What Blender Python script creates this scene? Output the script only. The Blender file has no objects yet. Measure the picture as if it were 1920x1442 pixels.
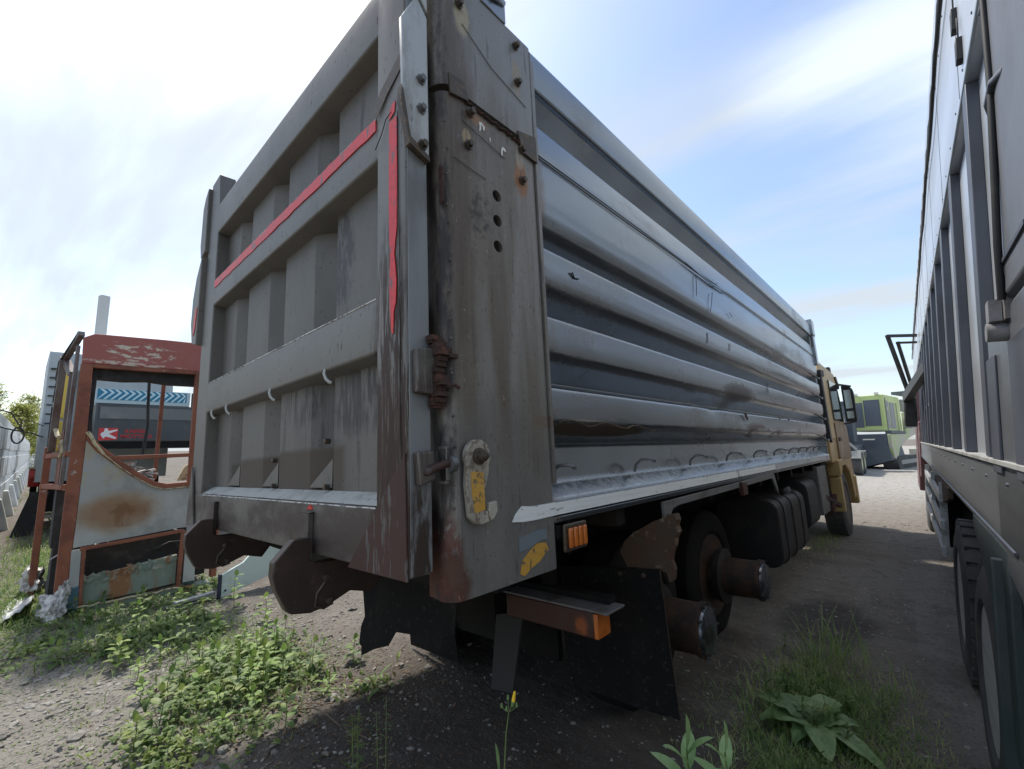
import bpy, bmesh, math, random
from mathutils import Vector, Matrix, noise as mnoise
R = math.radians
rnd = random.Random(7)
SC = bpy.context.scene
COL = SC.collection
# ------------------------------------------------------------------ camera
cam_d = bpy.data.cameras.new("camera")
cam = bpy.data.objects.new("camera", cam_d); COL.objects.link(cam)
cam_d.sensor_width = 36.0
cam_d.lens = 839.0 / 1920.0 * 36.0
cam_d.clip_start = 0.02
cam_d.clip_end = 2000
Wm = ((0.736, -0.1018, -0.6693), (0.6768, 0.0875, 0.7309), (-0.0159, -0.991, 0.1333))
cm = Matrix(((Wm[0][0], -Wm[0][1], -Wm[0][2], 0), (Wm[1][0], -Wm[1][1], -Wm[1][2], 0), (Wm[2][0], -Wm[2][1], -Wm[2][2], 1.55), (0, 0, 0, 1)))
q = cm.to_quaternion()
cam.rotation_mode = 'QUATERNION'; cam.rotation_quaternion = q; cam.location = (0, 0, 1.55)
SC.camera = cam
# ------------------------------------------------------------------ world, sun, exposure
SUN = Vector((-0.52, 0.05, 0.86)).normalized()
world = bpy.data.worlds.new("World"); SC.world = world
world.use_nodes = True
nt = world.node_tree; N = nt.nodes; K = nt.links
N.clear()
wo = N.new('ShaderNodeOutputWorld')
sky = N.new('ShaderNodeTexSky'); sky.sky_type = 'NISHITA'; sky.sun_disc = False
sky.sun_elevation = math.asin(SUN.z); sky.sun_rotation = math.atan2(SUN.x, SUN.y)
sky.air_density = 1.0; sky.dust_density = 1.4; sky.ozone_density = 1.0
bg = N.new('ShaderNodeBackground'); bg.inputs['Strength'].default_value = 0.13
K.new(sky.outputs[0], bg.inputs[0])
tc = N.new('ShaderNodeTexCoord')
sep = N.new('ShaderNodeSeparateXYZ'); K.new(tc.outputs['Generated'], sep.inputs[0])
def wmath(op, a, b=None, c=None, clamp=False):
    m = N.new('ShaderNodeMath'); m.operation = op; m.use_clamp = clamp
    for i, v in enumerate((a, b, c)):
        if v is None: continue
        if isinstance(v, (int, float)): m.inputs[i].default_value = v
        else: K.new(v, m.inputs[i])
    return m.outputs[0]
den = wmath('ADD', wmath('MAXIMUM', sep.outputs['Z'], 0.0), 0.22)
px = wmath('DIVIDE', sep.outputs['X'], den); py = wmath('DIVIDE', sep.outputs['Y'], den)
cmb = N.new('ShaderNodeCombineXYZ'); K.new(px, cmb.inputs[0]); K.new(py, cmb.inputs[1])
mp = N.new('ShaderNodeMapping'); mp.inputs['Rotation'].default_value = (0, 0, R(0)); mp.inputs['Scale'].default_value = (0.34, 1.25, 1); mp.inputs['Location'].default_value = (2.3, 0.35, 0)
K.new(cmb.outputs[0], mp.inputs[0])
n1 = N.new('ShaderNodeTexNoise'); n1.inputs['Scale'].default_value = 1.9; n1.inputs['Detail'].default_value = 7; n1.inputs['Roughness'].default_value = 0.5; n1.inputs['Distortion'].default_value = 0.4
K.new(mp.outputs[0], n1.inputs['Vector'])
mr = N.new('ShaderNodeMapRange'); mr.interpolation_type = 'SMOOTHSTEP'; mr.inputs[1].default_value = 0.38; mr.inputs[2].default_value = 0.62
K.new(n1.outputs[0], mr.inputs[0])
def glow(d, lo, hi):
    dn = N.new('ShaderNodeVectorMath'); dn.operation = 'DOT_PRODUCT'; dn.inputs[1].default_value = Vector(d).normalized()
    nm = N.new('ShaderNodeVectorMath'); nm.operation = 'NORMALIZE'; K.new(tc.outputs['Generated'], nm.inputs[0]); K.new(nm.outputs[0], dn.inputs[0])
    m = N.new('ShaderNodeMapRange'); m.interpolation_type = 'SMOOTHSTEP'; m.inputs[1].default_value = lo; m.inputs[2].default_value = hi
    K.new(dn.outputs['Value'], m.inputs[0]); return m.outputs[0]
g1 = glow((0.06, 0.79, 0.61), 0.955, 1.0)      # bright cloud bank
g2 = glow((-0.86, 0.06, 0.40), 0.80, 0.98)     # thick white cloud on the left
g3 = glow((-0.30, 0.72, 0.62), 0.86, 0.99)
lowz = N.new('ShaderNodeMapRange'); lowz.inputs[1].default_value = 0.30; lowz.inputs[2].default_value = -0.02
K.new(sep.outputs['Z'], lowz.inputs[0])
bd = wmath('SUBTRACT', wmath('SUBTRACT', py, wmath('MULTIPLY', px, 0.22)), wmath('ADD', 0.88, wmath('MULTIPLY', n1.outputs[0], 0.36)))
bm_ = N.new('ShaderNodeMapRange'); bm_.interpolation_type = 'SMOOTHSTEP'; bm_.inputs[1].default_value = 0.20; bm_.inputs[2].default_value = 0.02
K.new(wmath('ABSOLUTE', bd), bm_.inputs[0])
f = wmath('ADD', wmath('MULTIPLY', mr.outputs[0], 0.8), wmath('MULTIPLY', bm_.outputs[0], 0.55))
f = wmath('ADD', f, wmath('MULTIPLY', g2, 0.04))
f = wmath('ADD', f, wmath('MULTIPLY', lowz.outputs[0], 0.38))
f = wmath('ADD', f, 0.10)
f = wmath('SUBTRACT', f, wmath('MULTIPLY', g3, 0.12), clamp=True)
f = wmath('MULTIPLY', f, 0.90)
cb = N.new('ShaderNodeBackground'); cb.inputs[0].default_value = (0.86, 0.94, 1.0, 1)
K.new(wmath('ADD', 0.42, wmath('MULTIPLY', g1, 0.17)), cb.inputs[1])
mx = N.new('ShaderNodeMixShader'); K.new(f, mx.inputs[0]); K.new(bg.outputs[0], mx.inputs[1]); K.new(cb.outputs[0], mx.inputs[2])
K.new(mx.outputs[0], wo.inputs[0])
sd = bpy.data.lights.new("sun", 'SUN'); sd.energy = 2.3; sd.angle = R(3.5); sd.color = (1.0, 0.95, 0.86)
so = bpy.data.objects.new("sun", sd); COL.objects.link(so); so.location = (-20, 10, 30)
so.rotation_euler = SUN.to_track_quat('Z', 'Y').to_euler()
SC.view_settings.view_transform = 'Standard'; SC.view_settings.look = 'None'
SC.view_settings.exposure = 1.0; SC.view_settings.gamma = 1
SC.cycles.max_bounces = 6; SC.cycles.diffuse_bounces = 3; SC.cycles.glossy_bounces = 3; SC.cycles.transmission_bounces = 4
SC.cycles.use_denoising = True

# ------------------------------------------------------------------ materials
MATS = {}
def M(name, base, rough=0.5, metal=0.0, layers=(), bump=None, spec=0.5, trans=0.0, alpha=None, emit=None):
    """layers: ('n', colour, scale3, lo, hi, strength[, rough]) noise patches
               ('s', colour, centre3, radius3, distort, strength[, rough]) a stain of its own shape
               ('sn', colour, centre3, radius3, scale3, lo, hi, strength[, rough]) noise patches inside a region"""
    m = bpy.data.materials.new(name); m.use_nodes = True
    t = m.node_tree; b = t.nodes['Principled BSDF']
    b.inputs['Roughness'].default_value = rough; b.inputs['Metallic'].default_value = metal
    b.inputs['Specular IOR Level'].default_value = spec
    tc = t.nodes.new('ShaderNodeTexCoord')
    col = None; rv = None
    def noise(sc, det=5, rgh=0.6, dist=0.0, off=0):
        mp = t.nodes.new('ShaderNodeMapping'); mp.inputs['Scale'].default_value = sc if hasattr(sc, '__len__') else (sc,) * 3
        mp.inputs['Location'].default_value = (off * 1.7, off * 3.1, off * 0.9)
        t.links.new(tc.outputs['Object'], mp.inputs[0])
        n = t.nodes.new('ShaderNodeTexNoise'); n.inputs['Scale'].default_value = 1; n.inputs['Detail'].default_value = det
        n.inputs['Roughness'].default_value = rgh; n.inputs['Distortion'].default_value = dist
        t.links.new(mp.outputs[0], n.inputs['Vector']); return n.outputs[0]
    def rng(v, lo, hi, a=0, c=1):
        r = t.nodes.new('ShaderNodeMapRange'); r.interpolation_type = 'SMOOTHSTEP'
        for i, x in enumerate((lo, hi, a, c)): r.inputs[i + 1].default_value = x
        t.links.new(v, r.inputs[0]); return r.outputs[0]
    def mul(a, bb):
        x = t.nodes.new('ShaderNodeMath'); x.operation = 'MULTIPLY'
        for i, v in enumerate((a, bb)):
            if isinstance(v, (int, float)): x.inputs[i].default_value = v
            else: t.links.new(v, x.inputs[i])
        return x.outputs[0]
    def spot(c, r, dist, off, box=False):
        vm = t.nodes.new('ShaderNodeVectorMath'); vm.operation = 'SUBTRACT'; vm.inputs[1].default_value = c
        t.links.new(tc.outputs['Object'], vm.inputs[0])
        dv = t.nodes.new('ShaderNodeVectorMath'); dv.operation = 'DIVIDE'; dv.inputs[1].default_value = r
        t.links.new(vm.outputs[0], dv.inputs[0])
        ln = t.nodes.new('ShaderNodeVectorMath'); ln.operation = 'LENGTH'; t.links.new(dv.outputs[0], ln.inputs[0])
        s = ln.outputs['Value']
        if box:
            ab = t.nodes.new('ShaderNodeVectorMath'); ab.operation = 'ABSOLUTE'; t.links.new(dv.outputs[0], ab.inputs[0])
            sp_ = t.nodes.new('ShaderNodeSeparateXYZ'); t.links.new(ab.outputs[0], sp_.inputs[0])
            m1 = t.nodes.new('ShaderNodeMath'); m1.operation = 'MAXIMUM'; t.links.new(sp_.outputs[0], m1.inputs[0]); t.links.new(sp_.outputs[2], m1.inputs[1]); s = m1.outputs[0]
        if dist:
            sc = 0.9 / max(0.01, min(r))
            nn = noise((sc,) * 3, 4, 0.65, 0, off)
            ad = t.nodes.new('ShaderNodeMath'); ad.operation = 'MULTIPLY_ADD'; t.links.new(nn, ad.inputs[0])
            ad.inputs[1].default_value = dist * 2; t.links.new(s, ad.inputs[2])
            return rng(ad.outputs[0], 1.03 + dist * 1.7, 0.93 + dist * 0.4)
        return rng(s, 1.08, 0.85)
    base4 = tuple(base) + (1,)
    for k, L in enumerate(layers):
        kind = L[0]
        if kind == 'n':
            _, c, sc, lo, hi, st = L[:6]; rest = L[6:]
            fac = mul(rng(noise(sc, 6, 0.62, 0.2, k + 1), lo, hi), st)
        elif kind in ('s', 'b'):
            _, c, ce, ra, di, st = L[:6]; rest = L[6:]
            fac = mul(spot(ce, ra, di, k + 1, kind == 'b'), st)
        else:
            _, c, ce, ra, sc, lo, hi, st = L[:8]; rest = L[8:]
            fac = mul(mul(spot(ce, ra, 0.35, k + 1), rng(noise(sc, 6, 0.65, 0.2, k + 5), lo, hi)), st)
        mxn = t.nodes.new('ShaderNodeMix'); mxn.data_type = 'RGBA'
        t.links.new(fac, mxn.inputs[0])
        if col is None: mxn.inputs[6].default_value = base4
        else: t.links.new(col, mxn.inputs[6])
        mxn.inputs[7].default_value = tuple(c) + (1,)
        col = mxn.outputs[2]
        if rest:
            fm = t.nodes.new('ShaderNodeMix'); fm.data_type = 'FLOAT'
            t.links.new(fac, fm.inputs[0])
            if rv is None: fm.inputs[2].default_value = rough
            else: t.links.new(rv, fm.inputs[2])
            fm.inputs[3].default_value = rest[0]; rv = fm.outputs[0]
    if col is None: b.inputs['Base Color'].default_value = base4
    else: t.links.new(col, b.inputs['Base Color'])
    if rv is not None: t.links.new(rv, b.inputs['Roughness'])
    if trans: b.inputs['Transmission Weight'].default_value = trans
    if emit: b.inputs['Emission Color'].default_value = tuple(emit) + (1,); b.inputs['Emission Strength'].default_value = 1
    if bump:
        bs = bump if isinstance(bump, list) else [bump]
        prev = None
        for sc, st, di in bs:
            bn = t.nodes.new('ShaderNodeBump'); bn.inputs['Strength'].default_value = st; bn.inputs['Distance'].default_value = di
            t.links.new(noise(sc, 6, 0.6, 0, 9), bn.inputs['Height'])
            if prev: t.links.new(prev, bn.inputs['Normal'])
            prev = bn.outputs[0]
        t.links.new(prev, b.inputs['Normal'])
    MATS[name] = m
    return m
RUST = (0.13, 0.045, 0.02); RUSTL = (0.30, 0.12, 0.045); DIRT = (0.075, 0.062, 0.05); BLK = (0.018, 0.017, 0.018)
BRN = (0.05, 0.028, 0.02)
side_m = M('grey_side_metal', (0.245, 0.27, 0.295), 0.21, 0.90, [
    ('n', (0.18, 0.195, 0.215), (1.5, 0.35, 2.2), 0.45, 0.75, 0.5),
    ('n', (0.30, 0.31, 0.32), (6, 3.5, 0.7), 0.62, 0.8, 0.3, 0.45),
    ('sn', (0.20, 0.15, 0.10), (0, 0.48, 0.9), (0.3, 0.09, 1.1), (8, 8, 2.0), 0.35, 0.7, 0.75, 0.6),
    ('s', (0.11, 0.075, 0.045), (0, 0.90, 0.505), (0.1, 0.46, 0.033), 0.12, 0.9, 0.6),
    ('s', (0.45, 0.42, 0.36), (0, 0.78, 0.545), (0.1, 0.13, 0.004), 0.5, 0.9, 0.6),
    ('s', (0.07, 0.05, 0.045), (0, 3.05, 0.83), (0.1, 0.38, 0.075), 0.5, 0.75, 0.5),
    ('s', (0.07, 0.05, 0.04), (0, 0.535, 0.36), (0.2, 0.05, 0.09), 0.4, 0.85, 0.7),
    ('sn', (0.13, 0.05, 0.04), (0, 3.6, 0.53), (0.3, 0.7, 0.06), (3, 2, 14), 0.45, 0.6, 0.6, 0.6),
    ('n', (0.16, 0.155, 0.15), (3, 16, 0.9), 0.60, 0.78, 0.35, 0.5),
    ('n', (0.07, 0.065, 0.06), (30, 42, 0.8), 0.66, 0.74, 0.35, 0.6),
    ('n', (0.34, 0.33, 0.31), (60, 1.2, 90), 0.70, 0.76, 0.4, 0.6),
    ('n', (0.20, 0.165, 0.13), (1.2, 1.2, 3), 0.52, 0.72, 0.35, 0.6),
    ('sn', (0.38, 0.36, 0.33), (0, 3.5, 0.27), (0.3, 4.2, 0.055), (30, 30, 30), 0.35, 0.75, 0.45, 0.7),
], bump=[((2.2, 1.1, 3.0), 0.25, 0.02), ((40, 40, 40), 0.025, 0.002)])
gate_m = M('grey_tailgate_metal', (0.165, 0.158, 0.140), 0.48, 0.3, [
    ('n', (0.09, 0.086, 0.078), (3, 3, 1.2), 0.42, 0.75, 0.6),
    ('n', (0.23, 0.225, 0.205), (14, 14, 1.5), 0.58, 0.8, 0.3),
    ('n', (0.05, 0.04, 0.035), (75, 75, 20), 0.63, 0.66, 0.7, 0.7),
    ('n', (0.30, 0.30, 0.29), (6, 6, 60), 0.66, 0.70, 0.4),
    ('sn', BRN, (-0.14, -0.08, 0.42), (0.13, 0.2, 0.70), (60, 60, 4.2), 0.42, 0.49, 0.92, 0.7),
    ('sn', (0.10, 0.05, 0.035), (-0.16, -0.08, 0.30), (0.10, 0.2, 0.35), (40, 40, 9), 0.50, 0.56, 0.8, 0.7),
    ('sn', (0.07, 0.05, 0.042), (-1.2, -0.1, 0.17), (1.6, 0.06, 0.16), (3, 3, 5), 0.36, 0.62, 0.85, 0.65),
    ('sn', BRN, (-0.15, -0.1, 0.25), (0.10, 0.02, 0.45), (60, 60, 3), 0.28, 0.45, 0.8),
], bump=[((50, 50, 50), 0.12, 0.002), ((4, 4, 4), 0.2, 0.01)])
panel_m = M('grey_tailgate_panel', (0.150, 0.143, 0.125), 0.55, 0.2, [
    ('n', (0.085, 0.08, 0.073), (2.2, 2.2, 1.0), 0.40, 0.72, 0.65),
    ('n', (0.045, 0.04, 0.04), (16, 16, 1.6), 0.60, 0.72, 0.7, 0.6),
    ('sn', (0.04, 0.036, 0.034), (-0.45, 0, 0.66), (0.28, 0.4, 0.14), (38, 38, 5), 0.40, 0.55, 0.9),
    ('sn', (0.04, 0.036, 0.034), (-1.0, 0, 0.68), (0.2, 0.4, 0.10), (38, 38, 5), 0.45, 0.60, 0.8),
    ('sn', (0.04, 0.036, 0.034), (-0.62, 0, 1.25), (0.10, 0.4, 0.22), (28, 28, 9), 0.36, 0.55, 0.85),
    ('b', (0.115, 0.092, 0.072), (-0.92, 0, 0.28), (0.345, 0.5, 0.20), 0.05, 0.9, 0.9),
    ('b', (0.115, 0.092, 0.072), (-1.50, 0, 0.28), (0.26, 0.5, 0.18), 0.05, 0.9, 0.9),
    ('b', (0.11, 0.09, 0.072), (-1.86, 0, 0.28), (0.09, 0.5, 0.16), 0.05, 0.8, 0.9),
    ('n', (0.05, 0.045, 0.04), (70, 70, 30), 0.63, 0.66, 0.7, 0.7),
    ('n', (0.26, 0.25, 0.23), (5, 5, 5), 0.66, 0.80, 0.35),
], bump=[((45, 45, 45), 0.15, 0.002)])
corner_m = M('grey_corner_metal', (0.24, 0.233, 0.215), 0.42, 0.35, [
    ('sn', (0.15, 0.128, 0.10), (0, 0.25, 1.05), (1, 0.6, 0.75), (5, 7, 0.9), 0.30, 0.62, 0.85, 0.55),
    ('n', (0.29, 0.285, 0.27), (10, 14, 1.2), 0.55, 0.8, 0.35),
    ('sn', (0.12, 0.115, 0.11), (0, 0.3, 0.25), (1, 0.4, 0.35), (6, 5, 2.2), 0.30, 0.7, 0.55),
    ('s', (0.10, 0.075, 0.055), (0, 0.245, 0.95), (1, 0.045, 0.42), 0.30, 0.45),
    ('sn', (0.10, 0.075, 0.058), (0, 0.04, 1.5), (1, 0.11, 0.95), (12, 12, 1.6), 0.30, 0.60, 0.75, 0.6),
    ('sn', (0.05, 0.045, 0.04), (0, 0.17, 1.26), (1, 0.06, 0.09), (30, 30, 30), 0.42, 0.6, 0.8),
    ('s', (0.34, 0.17, 0.085), (0, 0.405, 1.50), (1, 0.038, 0.075), 0.35, 0.85, 0.7),
    ('s', (0.42, 0.38, 0.30), (0, 0.40, 1.60), (1, 0.022, 0.06), 0.30, 0.7, 0.7),
    ('s', (0.42, 0.33, 0.20), (0, 0.115, 1.53), (1, 0.022, 0.035), 0.25, 0.8, 0.7),
    ('s', (0.35, 0.20, 0.12), (0, 0.17, 1.63), (1, 0.05, 0.02), 0.5, 0.8, 0.7),
    ('s', (0.45, 0.40, 0.28), (0, 0.10, 2.02), (1, 0.035, 0.08), 0.4, 0.8, 0.7),
    ('s', (0.36, 0.30, 0.22), (0, 0.40, 1.96), (1, 0.025, 0.08), 0.4, 0.7, 0.7),
    ('s', (0.10, 0.05, 0.032), (0, 0.0, 0.03), (1, 0.075, 0.11), 0.4, 0.95, 0.8),
    ('sn', (0.11, 0.042, 0.03), (-0.06, 0.0, 0.08), (0.2, 0.05, 0.2), (25, 25, 14), 0.42, 0.55, 0.9),
    ('s', (0.17, 0.115, 0.075), (0, 0.47, 0.53), (1, 0.07, 0.022), 0.4, 0.6),
    ('sn', (0.035, 0.03, 0.03), (0, 0.0, 0.95), (0.3, 0.035, 1.2), (22, 22, 6), 0.42, 0.62, 0.9),
    ('n', (0.08, 0.065, 0.055), (30, 42, 3), 0.60, 0.66, 0.5, 0.6),
    ('n', (0.40, 0.38, 0.34), (80, 80, 40), 0.66, 0.69, 0.6),
    ('n', (0.06, 0.05, 0.045), (110, 110, 60), 0.62, 0.65, 0.6),
    ('n', (0.34, 0.34, 0.33), (10, 5, 110), 0.66, 0.69, 0.35),
], bump=[((60, 60, 60), 0.15, 0.0015), ((6, 6, 3), 0.25, 0.008)])
claw_m = M('dark_brown_steel', (0.055, 0.04, 0.034), 0.42, 0.45, [('n', (0.095, 0.06, 0.045), (6, 6, 6), 0.4, 0.7, 0.7), ('n', (0.15, 0.13, 0.11), (25, 25, 25), 0.62, 0.75, 0.5)], bump=((30, 30, 30), 0.3, 0.003))
redbrown_m = M('primer_red_brown', (0.062, 0.028, 0.021), 0.6, 0.15, [('sn', (0.15, 0.15, 0.145), (-0.2, -0.1, 0.2), (0.4, 1, 0.4), (45, 45, 6), 0.58, 0.63, 0.7), ('n', (0.04, 0.022, 0.018), (5, 5, 3), 0.4, 0.7, 0.6)], bump=((30, 30, 30), 0.2, 0.002))
red_m = M('red_tape', (0.72, 0.018, 0.020), 0.42, 0, [('n', (0.40, 0.015, 0.018), (70, 70, 70), 0.45, 0.6, 0.4), ('n', (0.80, 0.12, 0.10), (9, 9, 3), 0.60, 0.76, 0.35), ('n', (0.12, 0.10, 0.09), (38, 38, 11), 0.60, 0.63, 0.95)])
white_m = M('white_tape', (0.80, 0.82, 0.80), 0.35, 0, [('n', (0.58, 0.60, 0.59), (20, 2.5, 90), 0.45, 0.7, 0.5), ('n', (0.22, 0.19, 0.15), (60, 14, 60), 0.64, 0.67, 0.8)])
greytape_m = M('worn_grey_tape', (0.52, 0.54, 0.54), 0.4, 0.1, [('n', (0.2, 0.2, 0.2), (20, 2.5, 60), 0.45, 0.7, 0.6)])
yel_m = M('chipped_yellow_paint', (0.52, 0.29, 0.05), 0.5, 0, [('n', (0.13, 0.105, 0.08), (48, 48, 48), 0.58, 0.60, 0.95), ('n', (0.70, 0.50, 0.2), (10, 10, 10), 0.5, 0.8, 0.5)])
paint_white_m = M('old_cream_paint', (0.42, 0.39, 0.32), 0.55, 0.1, [('n', (0.14, 0.09, 0.06), (60, 60, 35), 0.53, 0.57, 0.9), ('n', (0.2, 0.18, 0.15), (9, 9, 5), 0.4, 0.7, 0.6)], bump=((50, 50, 50), 0.3, 0.002))
plate_light_m = M('light_worn_hinge_metal', (0.46, 0.48, 0.47), 0.45, 0.35, [('n', (0.20, 0.18, 0.15), (14, 14, 4), 0.48, 0.68, 0.6), ('n', (0.33, 0.22, 0.10), (10, 10, 4), 0.62, 0.72, 0.8), ('n', (0.12, 0.11, 0.1), (30, 30, 10), 0.64, 0.7, 0.7)], bump=((30, 30, 30), 0.2, 0.002))
bolt_m = M('rusty_bolt_steel', (0.09, 0.075, 0.06), 0.5, 0.6, [('n', (0.2, 0.13, 0.07), (50, 50, 50), 0.5, 0.65, 0.7)])
rust_m = M('flaking_rust', (0.055, 0.03, 0.024), 0.85, 0.1, [('n', (0.13, 0.055, 0.03), (30, 30, 30), 0.5, 0.65, 0.8)], bump=((45, 45, 45), 0.8, 0.01))
black_m = M('black_underbody_steel', (0.012, 0.0115, 0.011), 0.7, 0.1, [('n', (0.025, 0.021, 0.018), (5, 5, 5), 0.45, 0.7, 0.7)], bump=((20, 20, 20), 0.3, 0.005), spec=0.2)
hole_m = M('hole_shade_black', (0.006, 0.006, 0.006), 0.9)
rubber_m = M('black_rubber', (0.009, 0.009, 0.009), 0.85, 0, [('n', (0.022, 0.019, 0.016), (3, 3, 1.5), 0.45, 0.7, 0.7), ('n', (0.05, 0.043, 0.036), (40, 40, 40), 0.60, 0.64, 0.6)], bump=((60, 60, 60), 0.15, 0.002), spec=0.2)
tyre_m = M('dusty_tyre_rubber', (0.055, 0.056, 0.058), 0.8, 0, [('n', (0.14, 0.135, 0.125), (3, 3, 3), 0.4, 0.7, 0.6)], bump=((50, 50, 50), 0.15, 0.002))
tyre_dark_m = M('dark_tyre_rubber', (0.011, 0.011, 0.011), 0.85, 0, [('n', (0.028, 0.023, 0.019), (3, 3, 3), 0.4, 0.7, 0.6)], spec=0.2)
hub_m = M('rusty_hub_steel', (0.05, 0.037, 0.03), 0.6, 0.3, [('n', (0.12, 0.065, 0.04), (9, 3, 9), 0.42, 0.66, 0.8), ('n', (0.03, 0.027, 0.025), (20, 20, 20), 0.5, 0.7, 0.6)], bump=((30, 30, 30), 0.3, 0.003))
hubcap_m = M('worn_hub_cap_metal', (0.16, 0.17, 0.19), 0.35, 0.7, [('n', (0.03, 0.03, 0.03), (14, 14, 14), 0.45, 0.6, 0.8)], bump=((20, 20, 20), 0.4, 0.006))
guard_m = M('rusty_dusty_guard', (0.08, 0.056, 0.036), 0.8, 0.1, [('n', (0.10, 0.05, 0.028), (9, 9, 6), 0.42, 0.6, 0.85), ('n', (0.32, 0.26, 0.18), (18, 18, 18), 0.56, 0.7, 0.6)], bump=((14, 14, 14), 0.5, 0.012))
greyrail_m = M('grey_bracket_steel', (0.17, 0.17, 0.165), 0.55, 0.3, [('n', (0.10, 0.07, 0.055), (8, 3, 12), 0.5, 0.65, 0.7)])
orange_m = M('amber_lens', (0.55, 0.15, 0.02), 0.25, 0, [('n', (0.42, 0.09, 0.015), (20, 20, 20), 0.4, 0.7, 0.6)], spec=0.7)
redlens_m = M('dusty_red_lens', (0.05, 0.016, 0.011), 0.4, 0, [('n', (0.045, 0.025, 0.018), (9, 9, 9), 0.45, 0.65, 0.8), ('s', (0.35, 0.09, 0.015), (-0.20, 0.9, -0.35), (0.03, 0.1, 0.035), 0.7, 0.7)])
gold_m = M('gold_cab_paint', (0.47, 0.33, 0.14), 0.4, 0.25, [('n', (0.34, 0.24, 0.12), (3, 3, 3), 0.45, 0.7, 0.5), ('n', (0.6, 0.5, 0.32), (14, 14, 3), 0.62, 0.75, 0.4)])
golddusty_m = M('faded_brown_door_paint', (0.27, 0.19, 0.12), 0.5, 0.2, [('n', (0.42, 0.34, 0.25), (5, 4, 3), 0.5, 0.62, 0.8), ('n', (0.12, 0.08, 0.05), (8, 8, 6), 0.55, 0.68, 0.6)])
glass_m = M('dark_window_glass', (0.03, 0.04, 0.045), 0.06, 0.0, spec=1.0)
skyglass_m = M('pale_mirror_glass', (0.35, 0.4, 0.42), 0.15, 1.0)
plastic_m = M('black_plastic', (0.02, 0.021, 0.023), 0.55, 0, [('n', (0.06, 0.055, 0.05), (6, 6, 6), .5, .7, .6)])
tank_m = M('dusty_tank_metal', (0.028, 0.026, 0.026), 0.55, 0.2, [('n', (0.07, 0.058, 0.048), (4, 4, 4), 0.45, 0.7, 0.6), ('n', (0.03, 0.03, 0.032), (9, 9, 9), 0.5, 0.7, 0.6)])
hook_m = M('grey_hook_steel', (0.16, 0.16, 0.16), 0.4, 0.5, [('n', (0.08, 0.05, 0.04), (40, 40, 40), 0.55, 0.7, 0.7)])
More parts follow.
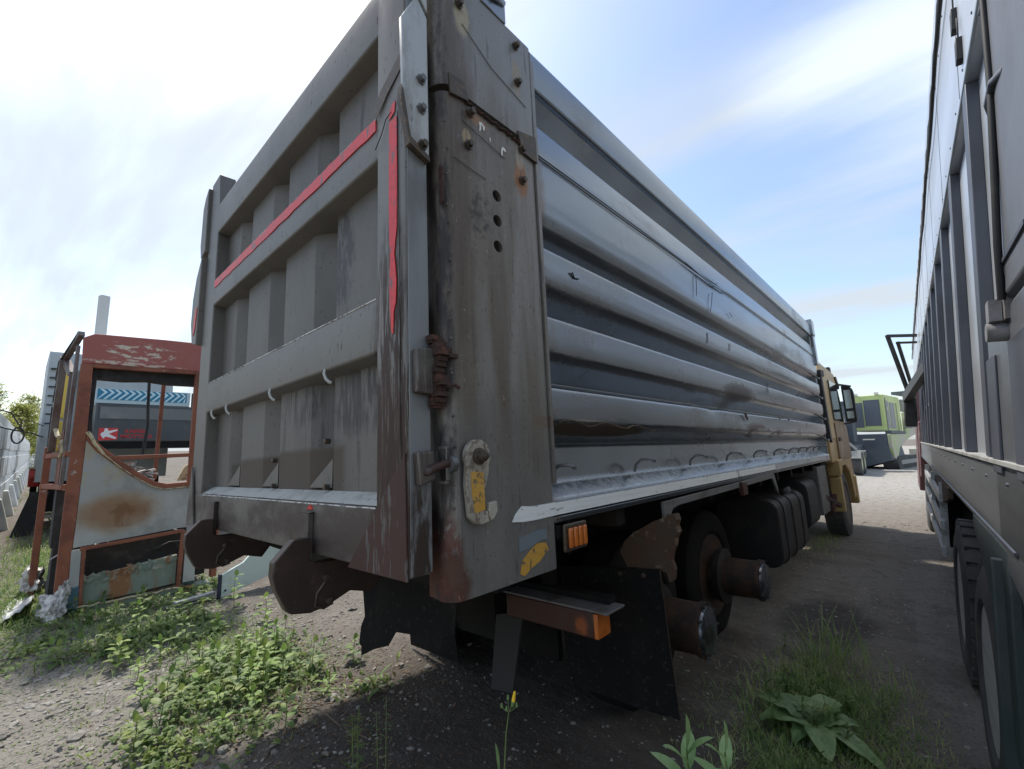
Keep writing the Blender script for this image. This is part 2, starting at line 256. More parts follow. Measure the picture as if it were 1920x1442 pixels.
# ------------------------------------------------------------------ mesh helpers
class G:
    def __init__(s): s.bm = bmesh.new()
    def quad(s, pts):
        vs = [s.bm.verts.new(p) for p in pts]; return s.bm.faces.new(vs)
    def box(s, x0, y0, z0, x1, y1, z1, mat=None):
        P = [(x, y, z) for x in (x0, x1) for y in (y0, y1) for z in (z0, z1)]
        if mat is not None: P = [mat @ Vector(p) for p in P]
        v = [s.bm.verts.new(p) for p in P]
        for f in ((0, 1, 3, 2), (4, 6, 7, 5), (0, 4, 5, 1), (2, 3, 7, 6), (0, 2, 6, 4), (1, 5, 7, 3)): s.bm.faces.new([v[i] for i in f])
        return s
    def prism(s, poly, axis, a, b):
        """poly: 2d points in the plane square to axis ('x': (y,z), 'y': (x,z), 'z': (x,y))"""
        def P(p, t):
            return {'x': (t, p[0], p[1]), 'y': (p[0], t, p[1]), 'z': (p[0], p[1], t)}[axis]
        va = [s.bm.verts.new(P(p, a)) for p in poly]; vb = [s.bm.verts.new(P(p, b)) for p in poly]
        n = len(poly)
        s.bm.faces.new(va); s.bm.faces.new(vb[::-1])
        for i in range(n): s.bm.faces.new([va[i], vb[i], vb[(i + 1) % n], va[(i + 1) % n]])
        return s
    def bar(s, p, q, w, h=None, up=(0, 0, 1)):
        p = Vector(p); q = Vector(q); d = (q - p).normalized(); u = Vector(up)
        if abs(d.dot(u)) > 0.95: u = Vector((0, 1, 0))
        a = d.cross(u).normalized() * (w / 2); b = a.cross(d).normalized() * ((h or w) / 2)
        V = [s.bm.verts.new(c + i * a + j * b) for c in (p, q) for i, j in ((-1, -1), (1, -1), (1, 1), (-1, 1))]
        for f in ((3, 2, 1, 0), (4, 5, 6, 7), (0, 1, 5, 4), (1, 2, 6, 5), (2, 3, 7, 6), (3, 0, 4, 7)): s.bm.faces.new([V[i] for i in f])
        return s
    def tube(s, pts, r, seg=8, r2=None, cap=True):
        pts = [Vector(p) for p in pts]; rings = []; n = len(pts)
        prev = None
        for i, p in enumerate(pts):
            d = (pts[min(i + 1, n - 1)] - pts[max(i - 1, 0)]).normalized()
            if prev is None:
                u = Vector((0, 0, 1)) if abs(d.z) < 0.9 else Vector((0, 1, 0))
                a = d.cross(u).normalized()
            else: a = (prev - d * prev.dot(d)).normalized()
            prev = a; b = d.cross(a)
            rr = r if r2 is None else r + (r2 - r) * i / (n - 1)
            rings.append([s.bm.verts.new(p + (a * math.cos(t) + b * math.sin(t)) * rr) for t in [2 * math.pi * k / seg for k in range(seg)]])
        for i in range(n - 1):
            for k in range(seg): s.bm.faces.new([rings[i][k], rings[i][(k + 1) % seg], rings[i + 1][(k + 1) % seg], rings[i + 1][k]])
        if cap: s.bm.faces.new(rings[0][::-1]); s.bm.faces.new(rings[-1])
        return s
    def lathe(s, prof, axis='x', c=(0, 0, 0), seg=32, a0=0.0, a1=2 * math.pi):
        """prof: (t along axis, radius)"""
        full = abs(a1 - a0 - 2 * math.pi) < 1e-6; n = seg if full else seg + 1; R_ = []
        for t, r in prof:
            ring = []
            for k in range(n):
                a = a0 + (a1 - a0) * k / seg; ca, sa = math.cos(a) * r, math.sin(a) * r
                p = {'x': (t, ca, sa), 'y': (ca, t, sa), 'z': (ca, sa, t)}[axis]
                ring.append(s.bm.verts.new((p[0] + c[0], p[1] + c[1], p[2] + c[2])))
            R_.append(ring)
        for i in range(len(prof) - 1):
            for k in range(seg):
                a, b = R_[i], R_[i + 1]; j = (k + 1) % n
                try: s.bm.faces.new([a[k], a[j], b[j], b[k]])
                except ValueError: pass
        if full:
            for ring in (R_[0], R_[-1]):
                try: s.bm.faces.new(ring)
                except ValueError: pass
        return s
    def bolt(s, p, axis, r=0.014, h=0.014):
        i = 'xyz'.index(axis[-1]); sg = -1 if axis[0] == '-' else 1
        s.lathe([(0, r * 1.5), (sg * h * 0.25, r * 1.5), (sg * h * 0.26, r), (sg * h, r * 0.95)], axis[-1], p, 6)
        return s
def finish(g, name, mat, parent=None, bevel=0.0, smooth=40, seg=2):
    bm = g.bm if isinstance(g, G) else g
    bmesh.ops.remove_doubles(bm, verts=bm.verts, dist=1e-5)
    bmesh.ops.recalc_face_normals(bm, faces=bm.faces)
    if smooth:
        for f in bm.faces: f.smooth = True
        for e in bm.edges:
            if len(e.link_faces) == 2:
                if e.calc_face_angle(0) > R(smooth): e.smooth = False
    me = bpy.data.meshes.new(name); bm.to_mesh(me); bm.free()
    for m_ in (mat if isinstance(mat, (list, tuple)) else [mat]): me.materials.append(m_)
    o = bpy.data.objects.new(name, me); COL.objects.link(o)
    if parent: o.parent = parent
    if bevel:
        b = o.modifiers.new('bevel', 'BEVEL'); b.width = bevel; b.segments = seg; b.limit_method = 'ANGLE'; b.angle_limit = R(30); b.harden_normals = False
    return o
def tag(o, label=None, cat=None, group=None, kind=None):
    if label: o['label'] = label
    if cat: o['category'] = cat
    if group: o['group'] = group
    if kind: o['kind'] = kind
    return o
def thing(name, label, cat, loc=(0, 0, 0), rot=(0, 0, 0), group=None):
    o = bpy.data.objects.new(name, None); COL.objects.link(o); o.empty_display_size = 0.1
    o.location = loc; o.rotation_euler = rot
    return tag(o, label, cat, group)
def copy_tree(o, parent=None):
    c = o.copy(); COL.objects.link(c)
    if parent: c.parent = parent
    for ch in [x for x in bpy.data.objects if x.parent == o]: copy_tree(ch, c)
    return c
def text(body, name, mat, parent, mtx, size=0.1, ext=0.002, sx=1.0, font_shear=0, bold=0.0):
    cu = bpy.data.curves.new(name, 'FONT'); cu.body = body; cu.size = size; cu.extrude = ext; cu.offset = bold; cu.shear = font_shear
    cu.resolution_u = 3
    t = bpy.data.objects.new('tmp', cu); COL.objects.link(t)
    dg = bpy.context.evaluated_depsgraph_get(); me = bpy.data.meshes.new_from_object(t.evaluated_get(dg))
    bpy.data.objects.remove(t)
    me.transform(Matrix.Diagonal((sx, 1, 1, 1)))
    me.transform(mtx)
    me.materials.clear(); me.materials.append(mat); me.name = name
    o = bpy.data.objects.new(name, me); COL.objects.link(o)
    if parent: o.parent = parent
    return o
def round_poly(pts, r, seg=3):
    out = [Vector(pts[0])]
    for i in range(1, len(pts) - 1):
        a, b, c = Vector(pts[i - 1]), Vector(pts[i]), Vector(pts[i + 1])
        d1 = (a - b); d2 = (c - b); rr = min(r, d1.length * 0.45, d2.length * 0.45)
        p, q_ = b + d1.normalized() * rr, b + d2.normalized() * rr
        for k in range(seg + 1):
            t = k / seg; out.append((1 - t) ** 2 * p + 2 * t * (1 - t) * b + t * t * q_)
    out.append(Vector(pts[-1])); return out
def wheel(name, parent, c, r, w, mt, rim_m, rim_r=0.30, tread=0, outx=-1):
    """wheel whose axle lies along x; outx is the side the dish faces"""
    g = G(); h = w / 2
    g.lathe([(c[0] - h * 0.75, rim_r), (c[0] - h, rim_r + 0.04), (c[0] - h, r - 0.09), (c[0] - h * 0.86, r - 0.02), (c[0] - h * 0.7, r), (c[0] + h * 0.7, r), (c[0] + h * 0.86, r - 0.02), (c[0] + h, r - 0.09), (c[0] + h, rim_r + 0.04), (c[0] + h * 0.75, rim_r)], 'x', (0, c[1], c[2]), 48)
    if tread:
        for k in range(tread):
            a = 2 * math.pi * k / tread
            m_ = Matrix.Translation((c[0], c[1], c[2])) @ Matrix.Rotation(a, 4, 'X')
            for s_ in (-1, 1):
                g.box(s_ * h * 0.06, -math.pi * r / tread * 0.72, r - 0.02, s_ * h * 0.88, math.pi * r / tread * 0.72, r + 0.012, m_)
    t = finish(g, 'tyre', mt, parent)
    g = G(); o_ = outx
    X = c[0]
    g.lathe([(X + o_ * h * 0.9, rim_r + 0.015), (X + o_ * h * 0.8, rim_r - 0.01), (X + o_ * h * 0.2, rim_r - 0.04), (X + o_ * h * 0.05, 0.17), (X + o_ * h * 0.5, 0.14), (X + o_ * h * 0.8, 0.11), (X + o_ * h * 0.85, 0.02)], 'x', (0, c[1], c[2]), 32)
    finish(g, 'rim', rim_m, t)
    return t
# ------------------------------------------------------------------ ground
def gh(x, y):
    z = 0.035 * mnoise.noise(Vector((x * 0.9, y * 0.9, 0))) + 0.018 * mnoise.noise(Vector((x * 3.1, y * 3.1, 5)))
    if abs(x) < 14 and -2 < y < 24: z += 0.007 * mnoise.noise(Vector((x * 11, y * 11, 9)))
    d = math.hypot(x, y)
    if d > 25: z *= max(0.0, 1 - (d - 25) / 20)
    return z
def axis_vals(c0, c1, step, far):
    v = []; x = c0
    while x <= c1: v.append(x); x += step
    s = step; x = c1
    while x < far: s *= 1.22; x += s; v.append(x)
    s = step; x = c0
    while x > -far: s *= 1.22; x -= s; v.insert(0, x)
    return v
xs = axis_vals(-8.0, 1.6, 0.05, 900); ys = axis_vals(-0.6, 8.0, 0.05, 900)
bm = bmesh.new(); gv = [[bm.verts.new((x, y, gh(x, y))) for y in ys] for x in xs]
for i in range(len(xs) - 1):
    for j in range(len(ys) - 1): bm.faces.new([gv[i][j], gv[i + 1][j], gv[i + 1][j + 1], gv[i][j + 1]])
ground_m = M('ground_dirt', (0.185, 0.162, 0.138), 0.95, 0, [
    ('n', (0.21, 0.19, 0.168), (0.8, 0.8, 0.8), 0.42, 0.66, 0.75),
    ('n', (0.11, 0.092, 0.075), (0.5, 1.6, 1), 0.50, 0.68, 0.6),
    ('n', (0.25, 0.23, 0.20), (3.5, 0.35, 1), 0.55, 0.70, 0.5),
    ('s', (0.26, 0.24, 0.205), (-4.3, 0.2, 0), (1.75, 1.35, 9), 0.45, 0.85),
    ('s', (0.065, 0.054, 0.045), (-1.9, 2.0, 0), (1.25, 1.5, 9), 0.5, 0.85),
    ('s', (0.05, 0.044, 0.042), (-0.80, 4.85, 0), (0.34, 0.62, 9), 0.35, 0.8),  # dark patch paints a cast shadow into the lane's dirt colour
    ('s', (0.42, 0.40, 0.365), (0, 70, 0), (90, 56.5, 100), 0.08, 0.92),
    ('n', (0.30, 0.28, 0.25), (0.25, 2.5, 1), 0.55, 0.75, 0.35),
    ('n', (0.11, 0.098, 0.088), (7, 7, 7), 0.50, 0.68, 0.6),
    ('n', (0.36, 0.34, 0.30), (38, 38, 38), 0.60, 0.70, 0.55),
    ('n', (0.09, 0.08, 0.072), (55, 55, 55), 0.52, 0.64, 0.7),
], bump=[((9, 9, 9), 0.7, 0.05), ((26, 26, 26), 0.7, 0.02), ((75, 75, 75), 0.9, 0.012)], spec=0.2)
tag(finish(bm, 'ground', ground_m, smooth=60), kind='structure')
# loose stones
stone_m = M('pale_gravel', (0.30, 0.28, 0.245), 0.9, 0, [('n', (0.16, 0.145, 0.13), (6, 6, 6), 0.42, 0.6, 0.9), ('n', (0.42, 0.40, 0.36), (11, 11, 11), 0.56, 0.68, 0.8)], bump=((60, 60, 60), 0.3, 0.003))
bm = bmesh.new(); r2 = random.Random(3)
tb = bmesh.new(); bmesh.ops.create_icosphere(tb, subdivisions=1, radius=1); tb.verts.ensure_lookup_table()
IV = [v.co.copy() for v in tb.verts]; IF = [[v.index for v in f.verts] for f in tb.faces]; tb.free()
def stone(b, x, y, s):
    rot = Matrix.Rotation(r2.random() * 6.3, 3, 'Z') @ Matrix.Rotation(r2.uniform(-.5, .5), 3, 'X')
    sc = Vector((s * r2.uniform(.7, 1.5), s * r2.uniform(.6, 1.1), s * r2.uniform(.3, .65))); z = gh(x, y) + sc.z * 0.25
    vs = [b.verts.new(rot @ Vector((v.x * sc.x * r2.uniform(.8, 1.15), v.y * sc.y * r2.uniform(.8, 1.15), v.z * sc.z)) + Vector((x, y, z))) for v in IV]
    for f in IF: b.faces.new([vs[i] for i in f])
for k in range(8200):
    t = r2.random()
    if t < 0.62: x, y = r2.gauss(-4.2, 1.2), r2.gauss(0.8, 0.8)
    elif t < 0.85: x, y = r2.uniform(-5, -0.2), r2.uniform(0.5, 7)
    else: x, y = r2.uniform(-1.4, 0.6), r2.uniform(2.0, 12)
    if k % 90 == 0 and x < -2.8: stone(bm, x, y, r2.uniform(.018, .045)); continue
    if x < -8 or y < -0.5: continue
    stone(bm, x, y, abs(r2.gauss(0, 0.008)) + 0.0035 if x < -2.6 else abs(r2.gauss(0, 0.006)) + 0.003)
tag(finish(bm, 'gravel', stone_m, smooth=0), 'loose pale stones scattered over the dirt', 'gravel', kind='stuff')

# ------------------------------------------------------------------ plants
def leaf(bm, base, d, L, W, up=(0, 0, 1), curl=0.3, seg=4, fold=0.25, serr=0.0):
    base = Vector(base); d = Vector(d).normalized(); up = Vector(up)
    s = d.cross(up)
    if s.length < 0.05: s = d.cross(Vector((1, 0, 0)))
    s.normalize(); n = s.cross(d).normalized()
    rows = []
    for i in range(seg + 1):
        t = i / seg; w = W * 0.5 * (math.sin(math.pi * min(1, t * 0.92 + 0.06)) ** 0.8)
        w *= 1 + serr * (1 if i % 2 else -1)
        c = base + d * L * t - n * curl * L * t * t
        if i == seg: rows.append([bm.verts.new(c)])
        else: rows.append([bm.verts.new(c - s * w + n * w * fold), bm.verts.new(c), bm.verts.new(c + s * w + n * w * fold)])
    for i in range(seg):
        a, b = rows[i], rows[i + 1]
        if len(b) == 3: bm.faces.new([a[0], a[1], b[1], b[0]]); bm.faces.new([a[1], a[2], b[2], b[1]])
        else: bm.faces.new([a[0], a[1], b[0]]); bm.faces.new([a[1], a[2], b[0]])
def leafmat(name, c, c2, c3, trans=0.35):
    m = bpy.data.materials.new(name); m.use_nodes = True; t = m.node_tree; b = t.nodes['Principled BSDF']
    tc_ = t.nodes.new('ShaderNodeTexCoord'); n = t.nodes.new('ShaderNodeTexNoise'); n.inputs['Scale'].default_value = 9; n.inputs['Detail'].default_value = 3
    t.links.new(tc_.outputs['Object'], n.inputs['Vector'])
    cr = t.nodes.new('ShaderNodeValToRGB'); e = cr.color_ramp.elements
    e[0].position = 0.36; e[0].color = tuple(c) + (1,); e[1].position = 0.66; e[1].color = tuple(c3) + (1,)
    x = e.new(0.5); x.color = tuple(c2) + (1,)
    n2 = t.nodes.new('ShaderNodeTexNoise'); n2.inputs['Scale'].default_value = 70; n2.inputs['Detail'].default_value = 3; t.links.new(tc_.outputs['Object'], n2.inputs['Vector'])
    mx_ = t.nodes.new('ShaderNodeMath'); mx_.operation = 'MULTIPLY_ADD'; t.links.new(n2.outputs[0], mx_.inputs[0]); mx_.inputs[1].default_value = 0.45
    ms_ = t.nodes.new('ShaderNodeMath'); ms_.operation = 'SUBTRACT'; t.links.new(n.outputs[0], ms_.inputs[0]); ms_.inputs[1].default_value = 0.22; t.links.new(ms_.outputs[0], mx_.inputs[2])
    t.links.new(mx_.outputs[0], cr.inputs[0]); t.links.new(cr.outputs[0], b.inputs['Base Color'])
    b.inputs['Roughness'].default_value = 0.55
    bu_ = t.nodes.new('ShaderNodeBump'); bu_.inputs['Strength'].default_value = 0.35; bu_.inputs['Distance'].default_value = 0.004; t.links.new(n2.outputs[0], bu_.inputs['Height']); t.links.new(bu_.outputs[0], b.inputs['Normal'])
    tr = t.nodes.new('ShaderNodeBsdfTranslucent'); t.links.new(cr.outputs[0], tr.inputs[0])
    ms = t.nodes.new('ShaderNodeMixShader'); ms.inputs[0].default_value = trans
    out = t.nodes['Material Output']; t.links.new(b.outputs[0], ms.inputs[1]); t.links.new(tr.outputs[0], ms.inputs[2]); t.links.new(ms.outputs[0], out.inputs[0])
    return m
weed_m = leafmat('weed_leaf', (0.08, 0.14, 0.04), (0.14, 0.21, 0.055), (0.25, 0.30, 0.08))
weedl_m = leafmat('bright_weed_leaf', (0.16, 0.27, 0.06), (0.23, 0.34, 0.08), (0.30, 0.36, 0.10))
grass_m = leafmat('grass_blade', (0.16, 0.26, 0.07), (0.23, 0.33, 0.10), (0.36, 0.38, 0.17))
sprig_m = leafmat('sprig_leaf', (0.15, 0.26, 0.09), (0.2, 0.32, 0.12), (0.26, 0.37, 0.16), 0.25)
burdock_m = leafmat('burdock_leaf', (0.11, 0.19, 0.07), (0.17, 0.27, 0.10), (0.25, 0.35, 0.15), 0.25)
stem_m = M('plant_stem', (0.12, 0.16, 0.05), 0.6)
twig_m = M('dry_twig', (0.15, 0.11, 0.075), 0.9, 0, [('n', (0.28, 0.23, 0.17), (9, 9, 9), 0.5, 0.65, 0.7)])
rp = random.Random(11)
def weed(x, y, h, n, L, W, mat, label, name='weed', group=None, lean=(0, 0), z=None, spread=0.7, into=None):
    z = gh(x, y) if z is None else z
    L *= 1.35; W *= 1.4; n += 3
    lf = bmesh.new(); st = G()
    p0 = Vector((0, 0, -0.01)); top = Vector((lean[0], lean[1], h))
    pts = [p0, p0.lerp(top, .35) + Vector((rp.uniform(-.01, .01),) * 2 + (0,)), p0.lerp(top, .7) + Vector((rp.uniform(-.015, .015), rp.uniform(-.015, .015), 0)), top]
    st.tube(pts, 0.0035, 5, 0.0015)
    for i in range(n):
        t = (i + 0.6) / n; t = 0.12 + 0.88 * t; c = p0.lerp(top, t); a = i * 2.4 + rp.uniform(-.4, .4)
        s = (1 - 0.45 * t) * rp.uniform(.75, 1.15); d = Vector((math.cos(a), math.sin(a), spread * rp.uniform(.15, .9)))
        c2 = c + d.normalized() * L * 0.25 * s
        st.tube([c, c2], 0.0015, 4)
        leaf(lf, c2, d, L * s, W * s, curl=rp.uniform(.1, .5), seg=5)
    leaf(lf, top, (rp.uniform(-.3, .3), rp.uniform(-.3, .3), 1), L * .6, W * .6, up=(1, 0, 0), curl=0.1)
    if into is not None:
        for b_ in (lf, st.bm):
            me_ = bpy.data.meshes.new('t'); b_.to_mesh(me_); b_.free(); me_.transform(Matrix.Translation((x, y, z))); into.from_mesh(me_); bpy.data.meshes.remove(me_)
        return
    o = thing(name, label, 'weed', (x, y, z), group=group)
    finish(lf, 'leaves', mat, o, smooth=60); finish(st, 'stem', stem_m, o, smooth=60)
    return o
# low ground cover (uncountable)
gc = bmesh.new()
clumps = []
for k in range(430):
    x = rp.uniform(-7.6, -2.75); y = rp.uniform(-0.25, 1.7)
    # keep a bare gravelly strip close to the camera and below the tailgate
    v = mnoise.noise(Vector((x * 1.1, y * 1.4, 3)))
    dens = v + (0.35 if (-4.1 < x < -3.15 and 0.7 < y < 1.75) else 0) + (0.25 if (-6.3 < x < -4.6 and -0.1 < y < 1.2) else 0) - (0.6 if y < 0.42 and x > -4.9 else 0) + 0.10
    if dens > 0.08: clumps.append((x, y, min(1.2, 0.5 + dens)))
for x, y, s in clumps:
    for i in range(int(24 * s)):
        a = rp.random() * 6.28; r_ = abs(rp.gauss(0, 0.13)); bx, by = x + r_ * math.cos(a), y + r_ * math.sin(a)
        leaf(gc, (bx, by, gh(bx, by) + rp.uniform(0, .05)), (rp.uniform(-1, 1), rp.uniform(-1, 1), rp.uniform(.2, 1.1)), rp.uniform(.025, .07), rp.uniform(.014, .036), curl=.3, seg=3)
litter_m = M('dry_leaf_litter', (0.13, 0.085, 0.055), 0.9, 0, [('n', (0.28, 0.22, 0.15), (12, 12, 12), .5, .65, .8)])
lb = bmesh.new()
for k in range(1500):
    x = rp.gauss(-3.05, .45) if k % 3 else rp.uniform(-5, -1.5); y = rp.gauss(1.35, .4)
    if y < 0.2: continue
    leaf(lb, (x, y, gh(x, y) + .003), (rp.uniform(-1, 1), rp.uniform(-1, 1), rp.uniform(-.05, .3)), rp.uniform(.012, .04), rp.uniform(.006, .02), curl=rp.uniform(-.4, .6), seg=2)
tag(finish(lb, 'leaf_litter', litter_m, smooth=0), 'brown dry leaf bits strewn at the edge of the shade', 'leaf litter', kind='stuff')
for k in range(7000):   # moss and small leaves hugging the ground
    x = rp.gauss(-3.6, 0.45) if k % 2 else rp.uniform(-6.8, -3.0); y = rp.gauss(1.15, 0.4) if k % 2 else rp.uniform(-0.2, 1.5)
    if mnoise.noise(Vector((x * 2, y * 2, 8))) < -0.05: continue
    leaf(gc, (x, y, gh(x, y)), (rp.uniform(-1, 1), rp.uniform(-1, 1), rp.uniform(.1, .6)), rp.uniform(.01, .03), rp.uniform(.006, .014), curl=.3, seg=2)
tag(finish(gc, 'ground_cover', weed_m, smooth=0), 'low green weeds creeping over the gravel behind the truck', 'ground cover', kind='stuff')
# grass
gb = bmesh.new()
def blade(b, x, y, h, lean=0.4, w=0.004, z=None):
    a = rp.random() * 6.28; leaf(b, (x, y, (gh(x, y) if z is None else z) - .005), (math.cos(a) * lean, math.sin(a) * lean, 1), h, w, up=(math.cos(a), math.sin(a), 0), curl=-rp.uniform(.1, .7) * lean, seg=4, fold=0)
def patch(cx, cy, sx, sy, n, h, w=0.004):
    for i in range(n): blade(gb, rp.gauss(cx, sx), rp.gauss(cy, sy), h * rp.uniform(.4, 1.2), rp.uniform(.2, .9), w)
patch(-0.66, 3.45, 0.17, 0.28, 2200, 0.10, .005); patch(-0.62, 2.95, 0.22, 0.24, 3200, 0.06); patch(-0.35, 3.1, 0.13, 0.35, 1300, 0.06)
patch(-0.66, 2.55, 0.13, 0.15, 900, 0.06); patch(-0.42, 2.5, 0.14, 0.12, 1100, 0.05); patch(-0.12, 2.85, 0.08, 0.12, 500, 0.06); patch(-0.55, 2.4, .12, .10, 600, .05)
patch(-1.3, 8.6, 0.10, 0.9, 320, 0.10, 0.006)
patch(-3.6, 1.2, .35, .25, 1500, .09, .005); patch(-4.3, 1.25, .4, .2, 900, .08, .005); patch(-5.4, .75, .5, .3, 1600, .09, .006); patch(-3.35, .85, .25, .12, 500, .06, .004); patch(-6.4, .1, .3, .15, 900, .10, .007)
patch(-9.2, 0.35, 1.4, 0.30, 3200, 0.12, 0.010); patch(-7.0, 0.15, .5, .2, 1200, .09, .008); patch(-9.5, 1.1, 1.5, 0.35, 1600, 0.10, 0.009); patch(-13, 1.4, 3, 0.5, 1300, 0.13, 0.015); patch(-22, 1.6, 6, 0.6, 1200, 0.2, 0.03); patch(-8.3, 0.75, 0.7, 0.3, 600, 0.12, 0.009)
tag(finish(gb, 'grass', grass_m, smooth=0), 'thin green grass sprouting from the dirt', 'grass', kind='stuff')
# standing tall grass tuft, with the burdock below it
tg = bmesh.new()
for i in range(80):
    blade(tg, rp.gauss(0, .10), rp.gauss(0, .14), rp.uniform(.15, .40), rp.uniform(.15, .6), .007, z=0.0)
tag(o := finish(tg, 'grass_tuft', grass_m, smooth=0), 'tall arching tuft of green grass beside the dark shadow by the drum hubs', 'grass tuft'); o.location = (-0.66, 3.95, 0)
tg = bmesh.new()
for i in range(26): blade(tg, rp.gauss(0, .05), rp.gauss(0, .06), rp.uniform(.10, .26), rp.uniform(.2, .7), .005, z=0.0)
tag(o := finish(tg, 'grass_tuft', grass_m, smooth=0), 'small sparse grass tuft in the lane between the trucks', 'grass tuft'); o.location = (-0.28, 3.65, 0)
bd = thing('burdock', 'broad leaved burdock sprawling under the grass in the dirt lane', 'plant', (-0.60, 3.0, gh(-0.60, 3.0) + .03))
def big_leaf(parent, a, L, W, elev, off=(0, 0, 0), sag=0.45):
    b = bmesh.new(); seg = 9; rows = []
    d = Vector((math.cos(a), math.sin(a), elev)).normalized(); s = Vector((-math.sin(a), math.cos(a), 0)); n = d.cross(s) * -1
    if n.z < 0: n = -n
    for i in range(seg + 1):
        t = i / seg; w = W * .5 * (math.sin(math.pi * (t * .9 + .07)) ** .65) * (1 - .25 * t)
        c = Vector(off) + d * L * (t + .15) - Vector((0, 0, 1)) * sag * L * t * t
        row = []
        for j in range(-3, 4):
            u = j / 3; ww = w * (1 + .06 * math.sin(i * 2.5 + j)); row.append(b.verts.new(c + s * ww * u * (1 + .10 * math.sin(i * 2.9 + a * 7) * (abs(u) > .9)) + Vector((0, 0, 1)) * (abs(u) ** .6 * w * .22 + .016 * mnoise.noise(Vector((t * 5, u * 2.5, a * 3)))) - d * abs(u) * L * .10 * (1 - t)))
        rows.append(row)
    for i in range(seg):
        for j in range(6): b.faces.new([rows[i][j], rows[i][j + 1], rows[i + 1][j + 1], rows[i + 1][j]])
    o = finish(b, 'leaf', burdock_m, parent, smooth=80)
    g = G(); g.tube([(0, 0, -.02), tuple(Vector(off) + d * L * .1), tuple(Vector(off) + d * L * .3)], .006, 6, .003); finish(g, 'stalk', stem_m, o)
for a, L, W, e in ((-2.6, .30, .20, .5), (-3.3, .34, .22, .6), (2.7, .30, .17, .7), (1.2, .30, .20, .8), (-1.2, .33, .17, .45), (-0.4, .36, .15, .35), (-1.9, .20, .13, .3), (.5, .26, .18, .6), (2.1, .24, .16, .9)):
    big_leaf(bd, a, L * .85, W * .85, e)
# leafy weeds you can tell apart
for (x, y, h, n, L, W, m_, lab) in (
    (-3.42, 1.35, .17, 8, .07, .045, weedl_m, 'leafy weed with rounded pale leaves, tallest of the clump near the truck corner'),
    (-3.62, 1.22, .13, 7, .065, .04, weed_m, 'leafy weed growing left of the tallest one in the clump'),
    (-3.22, 1.18, .10, 6, .06, .035, weed_m, 'dark green weed at the shaded edge of the clump'),
    (-3.28, 0.93, .10, 6, .06, .034, weedl_m, 'bright green seedling in front of the fallen twigs'),
    (-3.05, 0.90, .06, 5, .05, .03, weedl_m, 'yellow green three leaved seedling on the dark soil edge'),
    (-3.45, 1.0, .12, 8, .06, .03, weed_m, 'mid green weed between the twigs and the gravel'),
    (-3.80, 1.45, .13, 7, .06, .03, weed_m, 'weed at the back of the clump below the tow claw'),
    (-4.35, 0.75, .12, 8, .05, .02, weed_m, 'upright narrow leaved weed in the open gravel'),
    (-4.9, 0.9, .13, 7, .06, .035, weed_m, 'weed standing in front of the burnt cab sill'),
    (-5.35, 1.15, .22, 10, .07, .05, weedl_m, 'rounded yellow green weed before the middle of the cab sill'),
    (-5.15, 1.55, .30, 9, .07, .05, weedl_m, 'tall yellow green weed left of the white panel'),
    (-4.55, 1.62, .22, 8, .06, .05, weedl_m, 'yellow green weed in front of the white panel'),
    (-4.30, 1.55, .10, 6, .05, .03, weedl_m, 'pale weed on the bare soil behind the truck'),
    (-5.8, 0.55, .16, 9, .06, .03, weed_m, 'weed below the teal corner of the cab'),
    (-6.1, 0.25, .12, 9, .06, .03, weed_m, 'weed below the crumpled sheet metal'),
    (-8.6, 0.85, .34, 11, .12, .07, weed_m, 'large leaved weed on the verge behind the rusty post'),
    (-9.6, 0.75, .30, 9, .12, .06, weed_m, 'farther large leaved weed on the grassy verge'),
    (-2.95, 1.45, .10, 9, .07, .018, weedl_m, 'spiky narrow leaved weed at the edge of the shade')):
    weed(x, y, h, n, L, W, m_, lab)
rq = random.Random(21); placed = 0; tA = bmesh.new(); tB = bmesh.new(); tC = bmesh.new()
while placed < 60:
    x = rq.gauss(-3.62, .32) if placed % 3 else rq.uniform(-6.3, -4.0); y = rq.gauss(1.18, .25) if placed % 3 else rq.uniform(.2, 1.3)
    if y < .45 and x > -4.4: continue
    weed(x, y, rq.uniform(.08, .22), rq.randint(5, 9), rq.uniform(.05, .075), rq.uniform(.03, .045), weed_m, '', into=(tA if rq.random() < .45 else tB)); placed += 1
for k in range(16):
    x = rq.gauss(-.60, .15); y = rq.gauss(3.25, .3)
    weed(x, y, rq.uniform(.10, .20), rq.randint(8, 14), rq.uniform(.04, .06), rq.uniform(.010, .016), weed_m, '', spread=1.6, into=tC)
for b_, m_, l_ in ((tA, weedl_m, 'tangle of yellow green leafy weeds among the gravel'), (tB, weed_m, 'tangle of darker leafy weeds among the gravel'), (tC, weed_m, 'narrow leaved undergrowth around the burdock')):
    tag(finish(b_, 'undergrowth', m_, smooth=60), l_, 'undergrowth', kind='stuff')
# foreground sprigs on the near ground (tall, close to the camera)
def sprig(x, y, h, label, n=9, L=.06, W=.018, lean=(0, 0), z0=0.0):
    o = thing('leafy_sprig', label, 'plant', (x, y, z0)); lf = bmesh.new(); st = G()
    top = Vector((lean[0], lean[1], h)); st.tube([(0, 0, 0), tuple(top * .5 + Vector((.008, 0, 0))), tuple(top)], .004, 6, .002)
    for i in range(n):
        t = .86 + .14 * i / n; a = i * 2.4; c = top * t
        leaf(lf, c, (math.cos(a), math.sin(a), .25 + 1.3 * i / n), L * (1.2 - .4 * i / n), W * (1.3 - .5 * i / n), curl=.25, seg=6, fold=.3)
    leaf(lf, top, (.1, .1, 1), L * .8, W * .8, up=(1, 0, 0), curl=.1, seg=5)
    finish(lf, 'leaves', sprig_m, o, smooth=80); finish(st, 'stem', stem_m, o, smooth=60)
sprig(-0.445, 1.02, .90, 'broad leaved sprig rising in front of the black mudflap', 9, .085, .032)
